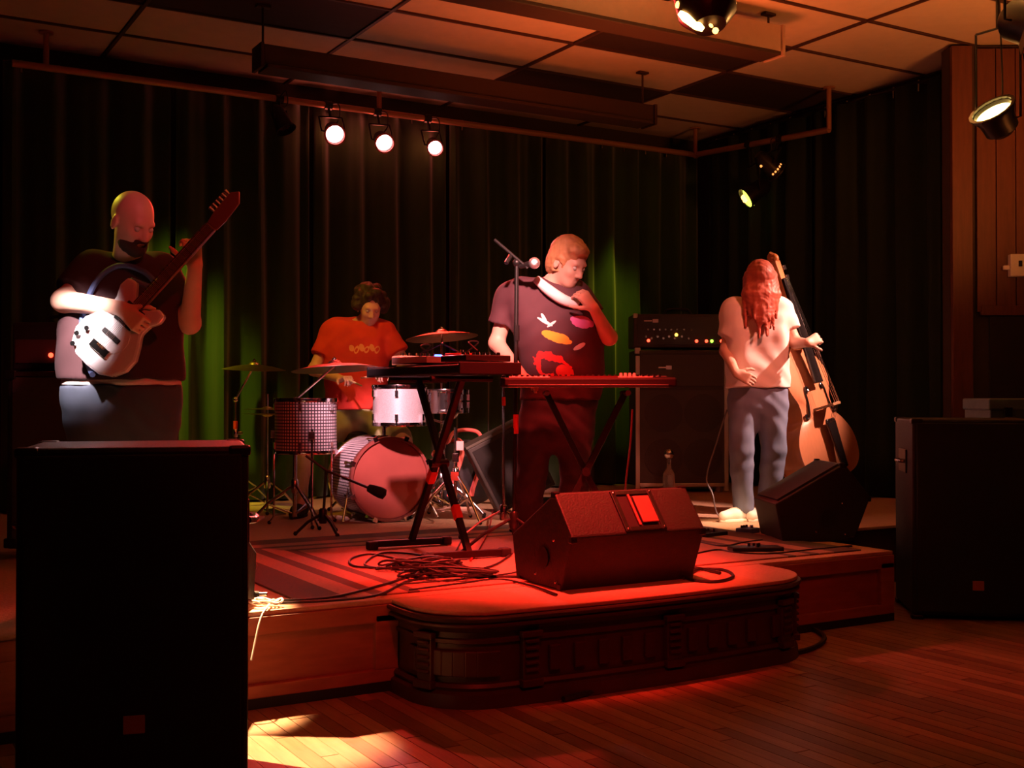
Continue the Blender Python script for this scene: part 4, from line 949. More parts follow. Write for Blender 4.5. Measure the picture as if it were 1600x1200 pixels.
def cymbal_stand(label, loc, top, r, tilt, m, clabel, rz=0, boom=None, spread=.30, hub=.24, tape=False, cy='crash_cymbal'):
    loc = Vector(loc); top = Vector(top)
    t = thing('cymbal_stand', label, 'stand', loc, 0, 'cymbal stands')
    tripod(t, 1, spread, dull_chrome, hub=hub, double=True, a0=rz)
    e = top - loc
    if boom: j = Vector(boom) - loc
    else: j = Vector((0, 0, e.z * .68))
    MB().tube([(0, 0, .06), (0, 0, min(.55, j.z * .8))], .014, 10).build('lower_tube', dull_chrome, t, smooth=True)
    MB().tube([(0, 0, min(.55, j.z * .8)), (0, 0, j.z)], .010, 10).build('upper_tube', dull_chrome, t, smooth=True)
    MB().lathe([(.016, -.03), (.02, -.02), (.02, .02), (.014, .03)], 12, Matrix.Translation((0, 0, min(.55, j.z * .8)))).build('clutch', chrome, t, smooth=True)
    MB().box((.03, 0, min(.55, j.z * .8)), (.05, .012, .022)).build('wing_nut', chrome, t, bevel=.003)
    if tape: MB().tube([(0, 0, .58), (0, 0, .64)], .0155, 10).build('red_tape', red_tape, t)
    MB().sphere((0, 0, j.z), .022, 12).build('tilter', chrome, t, smooth=True)
    MB().tube([(0, 0, j.z) if boom is None else j, e - UP * .0], .0085, 10).build('boom_arm' if boom else 'top_rod', chrome, t, smooth=True)
    M = Matrix.Translation(e) @ Matrix.Rotation(tilt[1], 4, 'Z') @ Matrix.Rotation(tilt[0], 4, 'X')
    MB().tube([(0, 0, -.03), (0, 0, .055)], .006, 8, M).build('cymbal_rod', chrome, t)
    MB().lathe([(.016, .022), (.018, .028), (.014, .045), (0, .05)], 12, M).build('felt_nut', chrome, t, smooth=True)
    c = thing(cy, clabel, 'cymbal', top + (M.to_3x3() @ Vector((0, 0, 0))), 0, 'cymbals over the drums')
    pr = [(0.006, .034), (.02, .034), (.035, .026), (.045, .014), (.05, .010), (r * .6, -.002), (r, -.026), (r, -.0275), (r * .6, -.0045), (.05, .008), (.035, .022), (.02, .031), (.006, .031), (.006, .034)]
    M2 = M.copy(); M2.translation = (0, 0, 0)
    MB().lathe(pr, 48, M2).build('bronze_plate', m, c, smooth=True)
    MB().lathe([(.006, .0345), (.016, .0345), (.017, .040), (.006, .040)], 12, M2).build('felt_washer', black_matte, c)
b1 = onstage(368, 792); top1 = pix(397, 572, (b1.x * FW.x + b1.y * FW.y) + .05)
cymbal_stand('cymbal stand with red tape at the far left of the drums', b1, top1, .235, (R(4), 0), brass, 'gold crash cymbal at the far left of the drum kit', rz=R(10), tape=True, boom=b1 + UP * .80)
b2 = onstage(461, 822); d2 = b2.x * FW.x + b2.y * FW.y; top2 = pix(523, 571, d2)
j2 = Vector((b2.x, b2.y, pix(461, 625, d2).z))
cymbal_stand('boom cymbal stand in front of the checked floor tom', b2, top2, .275, (R(-5), R(20)), mat('grey_bronze', (.20, .17, .14), .38, 1.0, var=.2), 'large dull cymbal tilted towards us in front of the drummer', rz=R(40), boom=j2)
b3 = pix(690, 700, 8.05); b3.z = STG; top3 = pix(690, 522, 8.05)
cymbal_stand('cymbal stand rising behind the laden keyboard', b3, top3, .25, (R(6), R(200)), mat('copper_bronze', (.62, .34, .2), .3, 1.0, var=.2), 'reddish cymbal behind the laden keyboard, right of the drummer', rz=R(80))
hh = onstage(443, 806) + FW * .5
t = thing('hi_hat_stand', 'chrome hi-hat stand with two cymbals behind the floor tom', 'stand', pix(425, 700, 8.35) * Vector((1, 1, 0)).length * 0 + Vector((*pix(418, 700, 8.3).xy, STG)), 0)
tripod(t, .9, .25, chrome, hub=.2, double=True, a0=.2)
MB().tube([(0, 0, .1), (0, 0, .84)], .009, 10).build('pole', chrome, t, smooth=True)
for z, sg in ((.70, -1), (.73, 1)):
    MB().lathe([(.012, z + sg * .02), (.03, z + sg * .018), (.04, z + sg * .008), (.17, z), (.17, z + sg * .0015), (.04, z + sg * .0105), (.012, z + sg * .0225)], 32).build('hi_hat_cymbal', brass, t, smooth=True)
MB().box((0, -.14, .02), (.09, .26, .014), Matrix.Rotation(R(3), 4, 'X')).build('foot_pedal', dull_chrome, t, bevel=.003)
# kick pedal, kick microphone
kp = bd0 + Vector((.0, .60, 0))
t = thing('bass_drum_pedal', 'chrome bass drum pedal behind the bass drum', 'pedal', kp, 0)
MB().box((0, 0, .02), (.10, .26, .012), Matrix.Rotation(R(5), 4, 'X')).build('foot_board', chrome, t, bevel=.003)
MB().tube([(-.06, -.12, .0), (-.06, -.12, .16), (.06, -.12, .16), (.06, -.12, .0)], .008, 8).build('pedal_frame', chrome, t)
MB().tube([(0, -.12, .16), (0, -.14, .30)], .005, 8).build('beater', chrome, t)
ks = onstage(505, 836)
t = thing('kick_microphone_stand', 'low black boom stand holding a microphone at the bass drum head', 'stand', ks, 0)
tripod(t, .3, .16, black_metal, hub=.10, a0=.7)
kd = ks.x * FW.x + ks.y * FW.y
k0 = pix(478, 712, kd) - ks; k1 = pix(583, 765, kd - .02) - ks; kj = pix(510, 735, kd) - ks
MB().tube([(0, 0, .08), (kj.x, kj.y, kj.z)], .009, 8).build('pole', black_metal, t, smooth=True)
MB().tube([k0, kj, k1], .008, 8).build('boom', black_metal, t, smooth=True)
Mk = aimM(k1 - (k1 - kj).normalized() * .03, k1 + (k1 - kj).normalized() * .1)
MB().lathe([(0, -.01), (.022, 0), (.03, .04), (.034, .08), (.03, .105), (0, .115)], 18, Mk).build('kick_microphone', black_matte, t, smooth=True)
th = pix(562, 700, 8.37)
t = thing('drum_throne', 'round black drum stool under the drummer', 'stool', (th.x, th.y, STG), 0)
tripod(t, .5, .22, dull_chrome, hub=.16, double=True)
MB().tube([(0, 0, .15), (0, 0, .50)], .016, 10).build('pole', chrome, t)
MB().lathe([(0, .50), (.15, .50), (.165, .52), (.165, .56), (.14, .585), (0, .59)], 24).build('seat', black_matte, t, smooth=True)
# hardware seen right of the bass drum
hb = onstage(712, 815)
t = thing('hardware_stand', 'folded chrome stand leg sticking out right of the bass drum', 'stand', hb, CAMZ)
tripod(t, .5, .26, chrome, hub=.30, a0=R(-50), double=True)
MB().tube([(0, 0, .1), (0, 0, .62)], .012, 10).build('pole', chrome, t, smooth=True)
MB().box((0, 0, .42), (.04, .04, .06)).build('clamp', chrome, t, bevel=.004)
MB().box((-.005, -.02, .30), (.05, .02, .055)).build('red_tape', red_tape, t)
MB().box((.03, -.015, .50), (.045, .02, .06)).build('paper_tag', mat('pale_pink_tag', (.8, .5, .5), .6), t)

# ================================================================== CABLES AND SMALL THINGS ON THE STAGE
def cable(pxs, label, m=cable_black, r=.0055, z=STG + .008, cat='cable', lift=None):
    pts = []
    for i, q in enumerate(pxs):
        p = onstage(q[0], q[1]); p.z = z + .001 + (q[2] if len(q) > 2 else 0) + (.006 * math.sin(i * 2.1) if i % 2 else 0) * .3
        pts.append(p)
    o = MB().tube(smooth_path(pts, 10), r, 6).build('cable', m, smooth=True); return tag(o, label, cat)
ZR = STG + .008 + .006
cable([(700, 905), (640, 893), (560, 890), (548, 878), (580, 870), (625, 880), (600, 892), (570, 886), (600, 868), (660, 872), (700, 884)], 'thin black cable in loose loops left of the cable pile', z=ZR)
cable([(345, 943), (430, 944), (520, 938), (600, 918), (660, 900), (720, 898), (770, 888), (800, 870)], 'black cable running from the stage corner to the microphone stand', z=ZR)
cable([(430, 948), (520, 944), (590, 935), (640, 912), (700, 905), (790, 905), (812, 906)], 'black cable along the front edge of the stage', z=ZR)
cable([(640, 925), (720, 915), (780, 908), (830, 918), (870, 932)], 'black cable crossing the apron to the wedge monitor', z=STG + .008)
cable([(620, 918), (700, 912), (800, 900), (812, 890)], 'thin black cable behind the front cables on the apron', r=.004, z=ZR)
cable([(720, 735), (722, 790), (726, 840), (700, 880), (660, 890)][2:], 'thin black cable below the left keyboard', r=.004, z=ZR)
cable([(770, 800), (764, 830), (750, 858), (735, 880)], 'red cable hanging down by the microphone stand', mat('cable_red', (.4, .03, .03), .5), r=.005, z=ZR)
cable([(820, 805), (850, 800), (870, 806), (900, 800), (840, 795), (812, 800)], 'tangle of cable on the floor below the electric piano', z=ZR)
cable([(1068, 906), (1090, 893), (1130, 893), (1145, 903), (1120, 911), (1080, 908), (1065, 898), (1085, 890), (1125, 898)], 'black cable coil on the apron right of the wedge monitor', r=.007, z=STG + .008)
cable([(1085, 868), (1120, 862), (1150, 866), (1200, 868), (1260, 862), (1330, 855)], 'black cable running right across the stage behind the apron', r=.006)
cable([(1095, 850), (1130, 856), (1160, 850), (1190, 846)], 'short black cable before the white shoes', r=.006)
cable([(395, 905), (402, 888), (392, 872), (370, 864), (350, 868)], 'thin black cable curling on the stage by the left loudspeaker', r=.004)
# the piled cables
rgc = random.Random(9)
for n_, (cx, cy, lab) in enumerate(((665, 893, 'left heap of tangled black cable under the keyboard stand'), (700, 905, 'right heap of tangled black cable under the keyboard stand'))):
    c0 = onstage(cx, cy); pts = []
    for i in range(46):
        a = i * 1.15; rr = .05 + .10 * rgc.random(); pts.append(c0 + RT * (rr * 1.7 * math.cos(a)) + FW * (rr * .9 * math.sin(a)) + UP * (.014 + .05 * rgc.random()))
    tag(MB().tube(smooth_path(pts, 5), .0055, 6).build('cable_pile', cable_black, smooth=True), lab, 'cable')
# connector lying on the stage corner and the white coil
c0 = onstage(385, 938); c1_ = c0 - RT * .12; c1_.z = c0.z = ZR + .012
t = thing('cable_connector', 'black plug lying at the bright front corner of the stage', 'connector', c0 - RT * .0)
MB().tube([c1_ - c0, Vector((.0, 0, 0)), RT * .055], .013, 10).build('plug_body', black_matte, t, smooth=True)
MB().tube([RT * .055, RT * .085], .009, 10).build('plug_sleeve', dull_chrome, t, smooth=True)
wc = []
for i in range(30):
    a = i * .75; c = onstage(402 + 1.2 * i * .6, 948); c.z = ZR
    wc.append(c + RT * (.055 * math.cos(a)) + FW * (.035 * math.sin(a)) + UP * (.004 + .012 * (i % 3) / 2))
e0 = Vector((wc[0].x, SY - .05, STG + .01))
wc = [Vector((wc[0].x - .13, SY - .10, STG - .16)), Vector((wc[0].x - .08, SY - .045, STG - .03)), Vector((wc[0].x - .04, SY - .01, STG + .014))] + wc
tag(MB().tube(smooth_path(wc, 5), .0045, 6).build('white_cable_coil', cable_white, smooth=True), 'pale coiled cable hanging over the bright corner of the stage', 'cable')
# thick cable on the floor round the apron
pts = [(3.97, 4.30, .012), (4.06, 4.22, .012)]
fl_pts = [(1215, 1003), (1262, 985), (1287, 1000), (1262, 1018), (1180, 1034), (1080, 1052), (960, 1076), (880, 1096)]
pp = []
for q in fl_pts[1:]:
    d = EYE * FPX / (q[1] - HOR); p = pix(q[0], q[1], d); p.z = .013; pp.append(p)
pp = [Vector((3.99, 4.28, .013))] + pp
tag(MB().tube(smooth_path(pp, 8), .012, 8).build('floor_cable', cable_black, smooth=True), 'thick black cable on the wooden floor around the apron', 'cable')
# hanging cable from the bassist
q0 = pix(1120, 690, 8.3); q1 = pix(1104, 745, 8.2); q2 = onstage(1122, 806)
qa = pix(1136, 640, 8.3)
tag(MB().tube(smooth_path([qa, q0, q1, q2 + UP * .15 - RT * .04, q2 + UP * .006, q2 + RT * .1 + UP * .006 - FW * .1], 8), .006, 6).build('instrument_cable', mat('grey_cable', (.22, .2, .2), .5), smooth=True), 'pale cable dropping from the bassist to the stage', 'cable')
q0 = pix(985, 690, 7.0); q1 = pix(978, 750, 7.0); q2 = pix(968, 790, 7.0); q2.z = STG + .006
tag(MB().tube(smooth_path([pix(988, 640, 6.95), q0, q1, q2, q2 + RT * -.2], 8), .006, 6).build('red_cable', mat('cable_red', (.4, .03, .03), .5), smooth=True), 'red cable hanging from the right end of the electric piano', 'cable')
def pedalbox(px, py, label, m, rz, sz=(.10, .14, .045)):
    t = thing('effects_pedal', label, 'pedal', onstage(px, py), rz)
    MB().box((0, 0, sz[2] / 2), sz).build('case', m, t, bevel=.006)
    MB().lathe([(.012, 0), (.010, .018), (0, .018)], 12, Matrix.Translation((0, -sz[1] * .25, sz[2]))).build('foot_switch', chrome, t)
    for s in (-1, 0, 1): MB().lathe([(.008, 0), (.007, .014), (0, .014)], 10, Matrix.Translation((s * .028, sz[1] * .25, sz[2]))).build('knob', black_matte, t)
    return t
pedalbox(1168, 832, 'small blue pedal left of the wedge monitor near the bass', mat('pedal_blue', (.08, .16, .35), .4), .3, (.12, .10, .03))
pedalbox(1108, 838, 'black pedal on the stage in front of the bassist', black_metal, .2, (.20, .12, .03))
pedalbox(1180, 862, 'long black pedal lying flat at the edge of the lit stage', black_metal, -.4, (.28, .10, .03))
# papers and clutter on the floor behind, near the drums
sp_ = onstage(375, 806)
t = thing('drum_key_tray', 'pale flat tray on the stage beside the left cymbal stand', 'tray', onstage(392, 812), CAMZ)
MB().box((0, 0, .006), (.16, .12, .012)).build('tray_base', plate_white, t, bevel=.003)
MB().box((0, .058, .014), (.16, .005, .016)).build('tray_rim', plate_white, t)

# chair at the bottom right corner
cp = pix(1775, 1130, 2.0)
t = thing('chair', 'black round-backed chair cut off at the lower right corner', 'chair', (cp.x, cp.y, 0), CAMZ + R(20))
cb = MB(); cb.lathe([(.0, -.012), (.20, -.012), (.21, 0), (.20, .012), (0, .012)], 28, Matrix.Translation((0, -.2, .58)) @ Matrix.Rotation(R(90), 4, 'X') @ Matrix.Diagonal((1, .95, 1.6, 1)).to_4x4()); cb.build('backrest', black_matte, t, smooth=True)
MB().box((0, 0, .44), (.40, .40, .05)).build('seat', black_matte, t, bevel=.015)
for sx in (-1, 1):
    for sy in (-1, 1): MB().tube([(sx * .17, sy * .17, .43), (sx * .19, sy * .20, .005)], .012, 8).build('leg', black_metal, t)
    MB().tube([(sx * .13, -.19, .43), (sx * .13, -.2, .5)], .012, 8).build('back_post', black_metal, t)

# ================================================================== PEOPLE
def person(px0, d, label, sc=1.0):
    p = pix(px0, 700, d); p.z = STG
    t = thing('person', label, 'person', p, CAMZ)
    ppm = FPX / d
    def L(px, py, dy=0.0):
        k = (d + dy) / FPX            # keeps the joint under the same pixel at its own depth
        return Vector(((px - 800) * k - (px0 - 800) * d / FPX, dy, EYE - STG + (HOR - py) * k))
    return t, L
def X(v): return Vector((v, 0, 0))
def legs(hips, knees, ankles, toes, inflate=0.0):
    q = []
    for h, k, a in zip(hips, knees, ankles):
        q += [cone(h, k, .086 + inflate, .060 + inflate, .03), cone(k, a, .056 + inflate, .042 + inflate * 1.3, .02)]
        c = Vector(k).lerp(Vector(a), .3) + Vector((0, .015, 0)); q.append(ell(c, (.055 + inflate, .06 + inflate, .11), .03))
    return q
def foot(a, dr, s=1.0):
    a = Vector(a); dr = Vector(dr); dr.z = 0; dr.normalize(); g = Vector((a.x, a.y, 0.04 * s))
    return [cone(a, g + UP * .02, .042, .042, .02), cone(g - dr * .05, g + dr * .09, .037 * s, .040 * s, .02), cone(g + dr * .09 - UP * .005, g + dr * .16 - UP * .01, .038 * s, .027 * s, .02)]
def shoes(t, ankles, dirs, m, label=None):
    for a, dr in zip(ankles, dirs):
        a = Vector(a); dr = Vector(dr); dr.z = 0; dr.normalize(); g = Vector((a.x, a.y, .045))
        flesh('shoe', [cone(g - dr * .06 + UP * .01, g + dr * .08, .044, .046, .02), cone(g + dr * .08 - UP * .003, g + dr * .17 - UP * .008, .046, .034, .02), cone(g - dr * .03, g - dr * .02 + UP * .055, .046, .044, .02),
                       cutp((0, 0, .006), (0, 0, -1))], m, t, .007, label=label)
        so = MB(); sd = Vector((dr.y, -dr.x, 0)); pts = []
        for i in range(20):
            an = 2 * math.pi * i / 20; pts.append(g + dr * (.055 + .145 * math.cos(an)) + sd * (.05 * math.sin(an) * (1 - .12 * math.cos(an))))
        so.prism([(p.x, p.y) for p in pts], .0, .018); so.build('sole', m, t, bevel=.004)

denim = mat('denim_blue', (.045, .06, .09), .8, var=.35, scale=9, stretch=(1, 1, .5), bump=.1)
denim_pale = mat('denim_faded', (.17, .21, .32), .8, var=.4, scale=8, stretch=(1.5, 1.5, .6), bump=.15)
black_cloth = mat('black_cloth', (.02, .015, .018), .85, var=.3, scale=15)
maroon = mat('maroon_shirt', (.035, .010, .013), .85, var=.2, scale=12)

# ---- guitarist
t, L = person(185, 4.86, 'bald bearded guitarist in dark shirt and jeans bending over a white guitar')
tr = [(L(192, 655), X(.085), .135), (L(190, 600, -.02), X(.085), .150), (L(188, 545, -.02), X(.09), .148), (L(190, 480, .0), X(.11), .128), (L(196, 432, .02), X(.13), .085)]
shl, shr = L(146, 425, .0), L(246, 430, .02)
el_, er = L(98, 470, -.13), L(296, 505, -.02)
wl_, wr_ = L(190, 482, -.30), L(304, 416, -.17)
hips = (L(152, 665), L(230, 665)); knees = (L(150, 790, -.06), L(232, 790, -.03)); ank = (Vector((L(145, 700).x, .08, .09)), Vector((L(232, 700).x, .10, .09)))
hc = L(206, 346, -.12); hf = Vector((.72, -.50, -.48)); hu = Vector((.25, -.25, .95))
hq, HP, HE = head_prims(hc, hf, hu, 1.03)
ndir = Vector((.66, .05, .75)).normalized()
dl = Vector((.75, -.1, -.65)); nl_ = Vector((.2, 1, -.1))
body = trunk(tr, -.012) + [cone(L(198, 420, .02), hc + Vector((-.02, .02, -.05)), .062, .056, .03), cone(shl, shr, .055, .055, .05),
        cone(shl, el_, .052, .043, .03), cone(el_, wl_, .046, .030, .02), cone(shr, er, .052, .043, .03), cone(er, wr_, .044, .029, .02)]
body += hand_prims(wl_, dl, nl_, 1, .75) + hand_prims(wr_, Vector((-.12, -.05, 1)), Vector((-.6, .85, .1)), 1, .95)
body += hq + legs(hips, knees, ank, None) + foot(ank[0], (-.2, -1, 0)) + foot(ank[1], (.3, -1, 0))
flesh('body', body, skin, t, .0065)
flesh('beard', [HE(0, .035, -.075, .058, .060, .045, .02), HE(0, .07, -.085, .032, .035, .035, .02), HE(0, .085, -.045, .034, .02, .008, .01), HE(0, .095, -.062, .022, .02, .007, .006, '-')], mat('beard_dark', (.03, .016, .012), .9, var=.4, scale=60), t, .006, wr=.002, wf=160)
eyes(HP, t)
flesh('shirt', trunk(tr, .012) + [cone(shl, shr, .075, .075, .05), sleeve(shl, shl.lerp(el_, .72), .082, .076), sleeve(shr, shr.lerp(er, .72), .082, .074),
      cutp(L(190, 594), (0, 0, -1)), cutp(hc + Vector((-.02, 0, -.085)), (.1, -.2, .97))], maroon, t, .008, wr=.004, wf=26)
flesh('undershirt', trunk(tr[:2], .004) + [cutp(L(190, 603), (0, 0, -1)), cutp(L(190, 588), (0, 0, 1))], mat('white_undershirt', (.75, .7, .7), .8), t, .008)
flesh('jeans', trunk([(L(192, 665), X(.085), .145), (L(190, 600, -.02), X(.085), .158)], 0) + legs(hips, knees, ank, None, .018) + [cutp((0, 0, .075), (0, 0, -1)), cutp(L(190, 602), (0, 0, 1))], denim, t, .009, wr=.004, wf=30)
shoes(t, ank, ((-.2, -1, 0), (.3, -1, 0)), black_matte)
G_root = t.location.copy()
# the guitar: local z along the neck, local -y is its front
gtr_m = mat('silver_white_guitar', (.80, .80, .84), .12, .3, coat=.8)
gC = L(196, 505, -.27); ax_ = ndir
gt = thing('electric_guitar', 'shiny white electric guitar held by the bearded guitarist', 'guitar', t.location, CAMZ)
fn = Vector((.05, -1, .12)).normalized(); gx = ax_.cross(fn).normalized() * -1; fn = ax_.cross(gx).normalized()
Mg = Matrix((gx, fn * -1 if fn.y > 0 else fn * -1, ax_)).transposed().to_4x4()
if (Mg.to_3x3() @ Vector((0, -1, 0))).y > 0: Mg = Matrix((gx, fn, ax_)).transposed().to_4x4()
Mg.translation = gC
half = [(.0, -.24), (.07, -.235), (.125, -.205), (.155, -.15), (.155, -.09), (.125, -.035), (.105, .01), (.11, .06), (.135, .11), (.13, .155), (.085, .165), (.05, .125), (.03, .10)]
half = [(x * .86, z * .92) for x, z in half]
outg = [(x, z) for x, z in half] + [(-x * (1.02 if z < 0 else .92), z * (1 if z < .1 else .86)) for x, z in half[::-1] if x > 0]
Pm = Mg @ Matrix(((1, 0, 0, 0), (0, 0, -1, 0), (0, 1, 0, 0), (0, 0, 0, 1)))      # prism plane -> guitar plane
MB().prism(outg, -.022, .022, Pm).build('guitar_body', gtr_m, gt, bevel=.010)
pg = [(x * .62 + .012, z * .62) for x, z in outg]; MB().prism(pg, .0225, .0255, Pm).build('pickguard', mat('pickguard_pearl', (.7, .7, .72), .15, .2), gt, bevel=.001)
for z in (-.07, .0, .07): MB().box((0, -.028, z), (.085, .010, .020), Mg).build('pickup', black_matte, gt, bevel=.003)
MB().box((0, -.030, -.135), (.085, .014, .035), Mg).build('bridge', chrome, gt, bevel=.003)
for x, z in ((.09, -.11), (.105, -.15), (.09, -.19)): MB().lathe([(.012, .022), (.010, .038), (0, .038)], 12, Pm @ Matrix.Translation((x, z, 0))).build('control_knob', chrome, gt)
nk = MB().box((0, -.020, .29), (.048, .022, .44), Mg).build('neck', mat('dark_maple', (.12, .055, .03), .35), gt, bevel=.006)
MB().box((0, -.033, .295), (.046, .005, .42), Mg).build('fingerboard', mat('rosewood', (.06, .025, .02), .4), gt)
for i in range(18):
    z = .50 - .41 * (1 - 2 ** (-i / 12)) * 1.45
    MB().box((0, -.0365, z), (.045, .003, .0035), Mg).build('fret', chrome, gt)
MB().prism([(-.024, .51), (.024, .51), (.034, .56), (.036, .66), (.012, .685), (-.020, .65), (-.028, .56)], .008, .022, Pm).build('headstock', mat('dark_maple', (.12, .055, .03), .35), gt, bevel=.003)
for i in range(6): MB().tube([(.034, -.015, .56 + i * .018), (.058, -.015, .56 + i * .018)], [.004, .008], 8, Mg).build('tuning_peg', chrome, gt)
for i in range(6): MB().tube([(-.016 + i * .0064, -.040, -.13), (-.013 + i * .0052, -.039, .51)], .0009, 4, Mg).build('string', chrome, gt)
MB().tube(smooth_path([Mg @ Vector((-.04, 0, -.235)), L(135, 560, -.16), L(128, 500, -.17), L(150, 440, -.14), L(185, 415, -.10), L(225, 425, -.14), L(245, 450, -.17), Mg @ Vector((.1, 0, .14))], 8), .012, 8).build('strap', mat('strap_blue', (.06, .10, .25), .7), gt, smooth=True)

def print_mat(name, base, shapes, ylim):
    m = mat(name, base, .85, var=.2, scale=10); nt = m.node_tree; b = nt.nodes['Principled BSDF']
    cur = b.inputs['Base Color'].links[0].from_socket
    tc = nt.nodes.new('ShaderNodeTexCoord'); nz = nt.nodes.new('ShaderNodeTexNoise'); nz.inputs['Scale'].default_value = 22; nt.links.new(tc.outputs['Object'], nz.inputs['Vector'])
    sp = nt.nodes.new('ShaderNodeSeparateXYZ'); nt.links.new(tc.outputs['Object'], sp.inputs[0])
    def mt(op, a, c=None):
        n = nt.nodes.new('ShaderNodeMath'); n.operation = op
        for i, v in enumerate((a, c)):
            if v is None: continue
            if isinstance(v, (int, float)): n.inputs[i].default_value = v
            else: nt.links.new(v, n.inputs[i])
        return n.outputs[0]
    wob = mt('MULTIPLY', mt('SUBTRACT', nz.outputs[0], .5), 1.6); front = mt('LESS_THAN', sp.outputs[1], ylim)
    for (cx, cz, a, bb, th, colr, inner) in shapes:
        x = mt('SUBTRACT', sp.outputs[0], cx); z = mt('SUBTRACT', sp.outputs[2], cz); c, s_ = math.cos(th), math.sin(th)
        u = mt('DIVIDE', mt('ADD', mt('MULTIPLY', x, c), mt('MULTIPLY', z, s_)), a); v = mt('DIVIDE', mt('SUBTRACT', mt('MULTIPLY', z, c), mt('MULTIPLY', x, s_)), bb)
        r = mt('ADD', mt('ADD', mt('MULTIPLY', u, u), mt('MULTIPLY', v, v)), wob)
        k = mt('MULTIPLY', mt('LESS_THAN', r, 1.0), front)
        if inner: k = mt('MULTIPLY', k, mt('GREATER_THAN', r, inner))
        mx = nt.nodes.new('ShaderNodeMix'); mx.data_type = 'RGBA'; nt.links.new(k, mx.inputs[0]); nt.links.new(cur, mx.inputs[6]); mx.inputs[7].default_value = (*colr, 1); cur = mx.outputs[2]
    nt.links.new(cur, b.inputs['Base Color']); return m
# ---- keyboard player
t, L = person(870, 6.35, 'keyboard player in printed maroon T-shirt leaning over the piano, one hand at the mouth')
tr = [(L(868, 668), X(.075), .120), (L(878, 605, .0), X(.075), .128), (L(880, 560, -.03), X(.08), .130), (L(868, 505, -.06), X(.10), .125), (L(852, 462, -.07), X(.12), .090)]
shl, shr = L(797, 466, -.03), L(905, 472, -.09)
el_, er = L(776, 536, -.02), L(952, 527, -.10)
wl_, wr_ = L(812, 582, -.22), L(928, 482, -.27)
hips = (L(838, 672), L(898, 672)); knees = (L(828, 760, -.06), L(898, 760, -.05)); ank = (Vector((L(822, 700).x, .03, .09)), Vector((L(892, 700).x, .05, .09)))
hc = L(888, 410, -.16); hf = Vector((.62, -.62, -.48)); hu = Vector((.30, -.30, .92))
hq, HP, HE = head_prims(hc, hf, hu, 1.06)
body = trunk(tr, -.012) + [cone(L(860, 448, -.08), hc + Vector((-.02, .03, -.05)), .062, .054, .03), cone(shl, shr, .055, .055, .05),
        cone(shl, el_, .050, .041, .03), cone(el_, wl_, .043, .029, .02), cone(shr, er, .050, .041, .03), cone(er, wr_, .043, .028, .02)]
body += hand_prims(wl_, Vector((.55, -.45, -.35)), Vector((.1, -.3, -1)), -1, .35) + hand_prims(wr_, Vector((-.62, -.1, .75)), Vector((-.5, .85, -.1)), 1, .75)
body += hq + legs(hips, knees, ank, None) + foot(ank[0], (-.1, -1, 0)) + foot(ank[1], (.1, -1, 0))
flesh('body', body, skin, t, .0065)
eyes(HP, t)
hair_lb = mat('hair_light_brown', (.42, .20, .09), .6, var=.45, scale=40, stretch=(1, 1, .2), bump=.3)
flesh('hair', [HE(0, -.022, .042, .088, .100, .095), HE(-.062, -.025, .0, .026, .060, .062, .02), HE(.062, -.025, .0, .026, .060, .062, .02), HE(0, -.06, -.03, .075, .055, .075, .02), HE(.015, .052, .085, .062, .042, .030, .03),
      HE(0, .125, -.03, .075, .085, .095, .02, '-'), HE(-.088, .01, -.028, .03, .028, .035, .012, '-'), HE(.088, .01, -.028, .03, .028, .035, .012, '-')], hair_lb, t, .006, wr=.0025, wf=120)
def sh(px_, py_, a, b_, th, c, inner=0): q = L(px_, py_, -.2); return (q.x, q.z, a, b_, th, c, inner)
tee = print_mat('tee_maroon_print', (.07, .022, .03), [sh(871, 527, .080, .026, -.3, (.85, .42, .04)), sh(852, 503, .045, .008, -.5, (.75, .72, .72)), sh(850, 497, .008, .030, .5, (.75, .72, .72)), sh(862, 506, .03, .007, .6, (.75, .72, .72)),
    sh(906, 541, .035, .012, .5, (.7, .68, .66)), sh(910, 503, .06, .030, -.2, (.70, .16, .45)), sh(862, 572, .11, .065, -.45, (.70, .03, .03), .42), sh(882, 580, .05, .03, -.3, (.6, .06, .05)), sh(845, 590, .06, .012, .2, (.65, .35, .35))], -.06)
flesh('tshirt', trunk(tr, .014) + [cone(shl, shr, .075, .075, .05), sleeve(shl, shl.lerp(el_, .60), .082, .080), sleeve(shr, shr.lerp(er, .45), .080, .076),
      cutp(L(870, 625), (0, 0, -1)), cutp(hc + Vector((-.02, .02, -.095)), (.15, -.35, .93))], tee, t, .007, wr=.004, wf=24)
sa = [L(838, 436, -.185), L(856, 452, -.215), L(880, 468, -.225), L(904, 476, -.215)]
MB().tube(smooth_path(sa, 6), [.022 + .008 * math.sin(i / 18 * 3.1) for i in range(19)], 10).build('chest_band', mat('pale_band', (.75, .68, .68), .7), t, smooth=True, label='broad pale band crossing the chest')  # pale band laid across the chest over the T-shirt
flesh('jeans', trunk([(L(868, 672), X(.075), .128), (L(876, 615), X(.075), .128)], 0) + legs(hips, knees, ank, None, .018) + [cutp((0, 0, .07), (0, 0, -1)), cutp(L(870, 618), (0, 0, 1))], mat('dark_trousers', (.035, .03, .045), .8, var=.3), t, .009, wr=.004, wf=30)
shoes(t, ank, ((-.1, -1, 0), (.1, -1, 0)), black_matte)

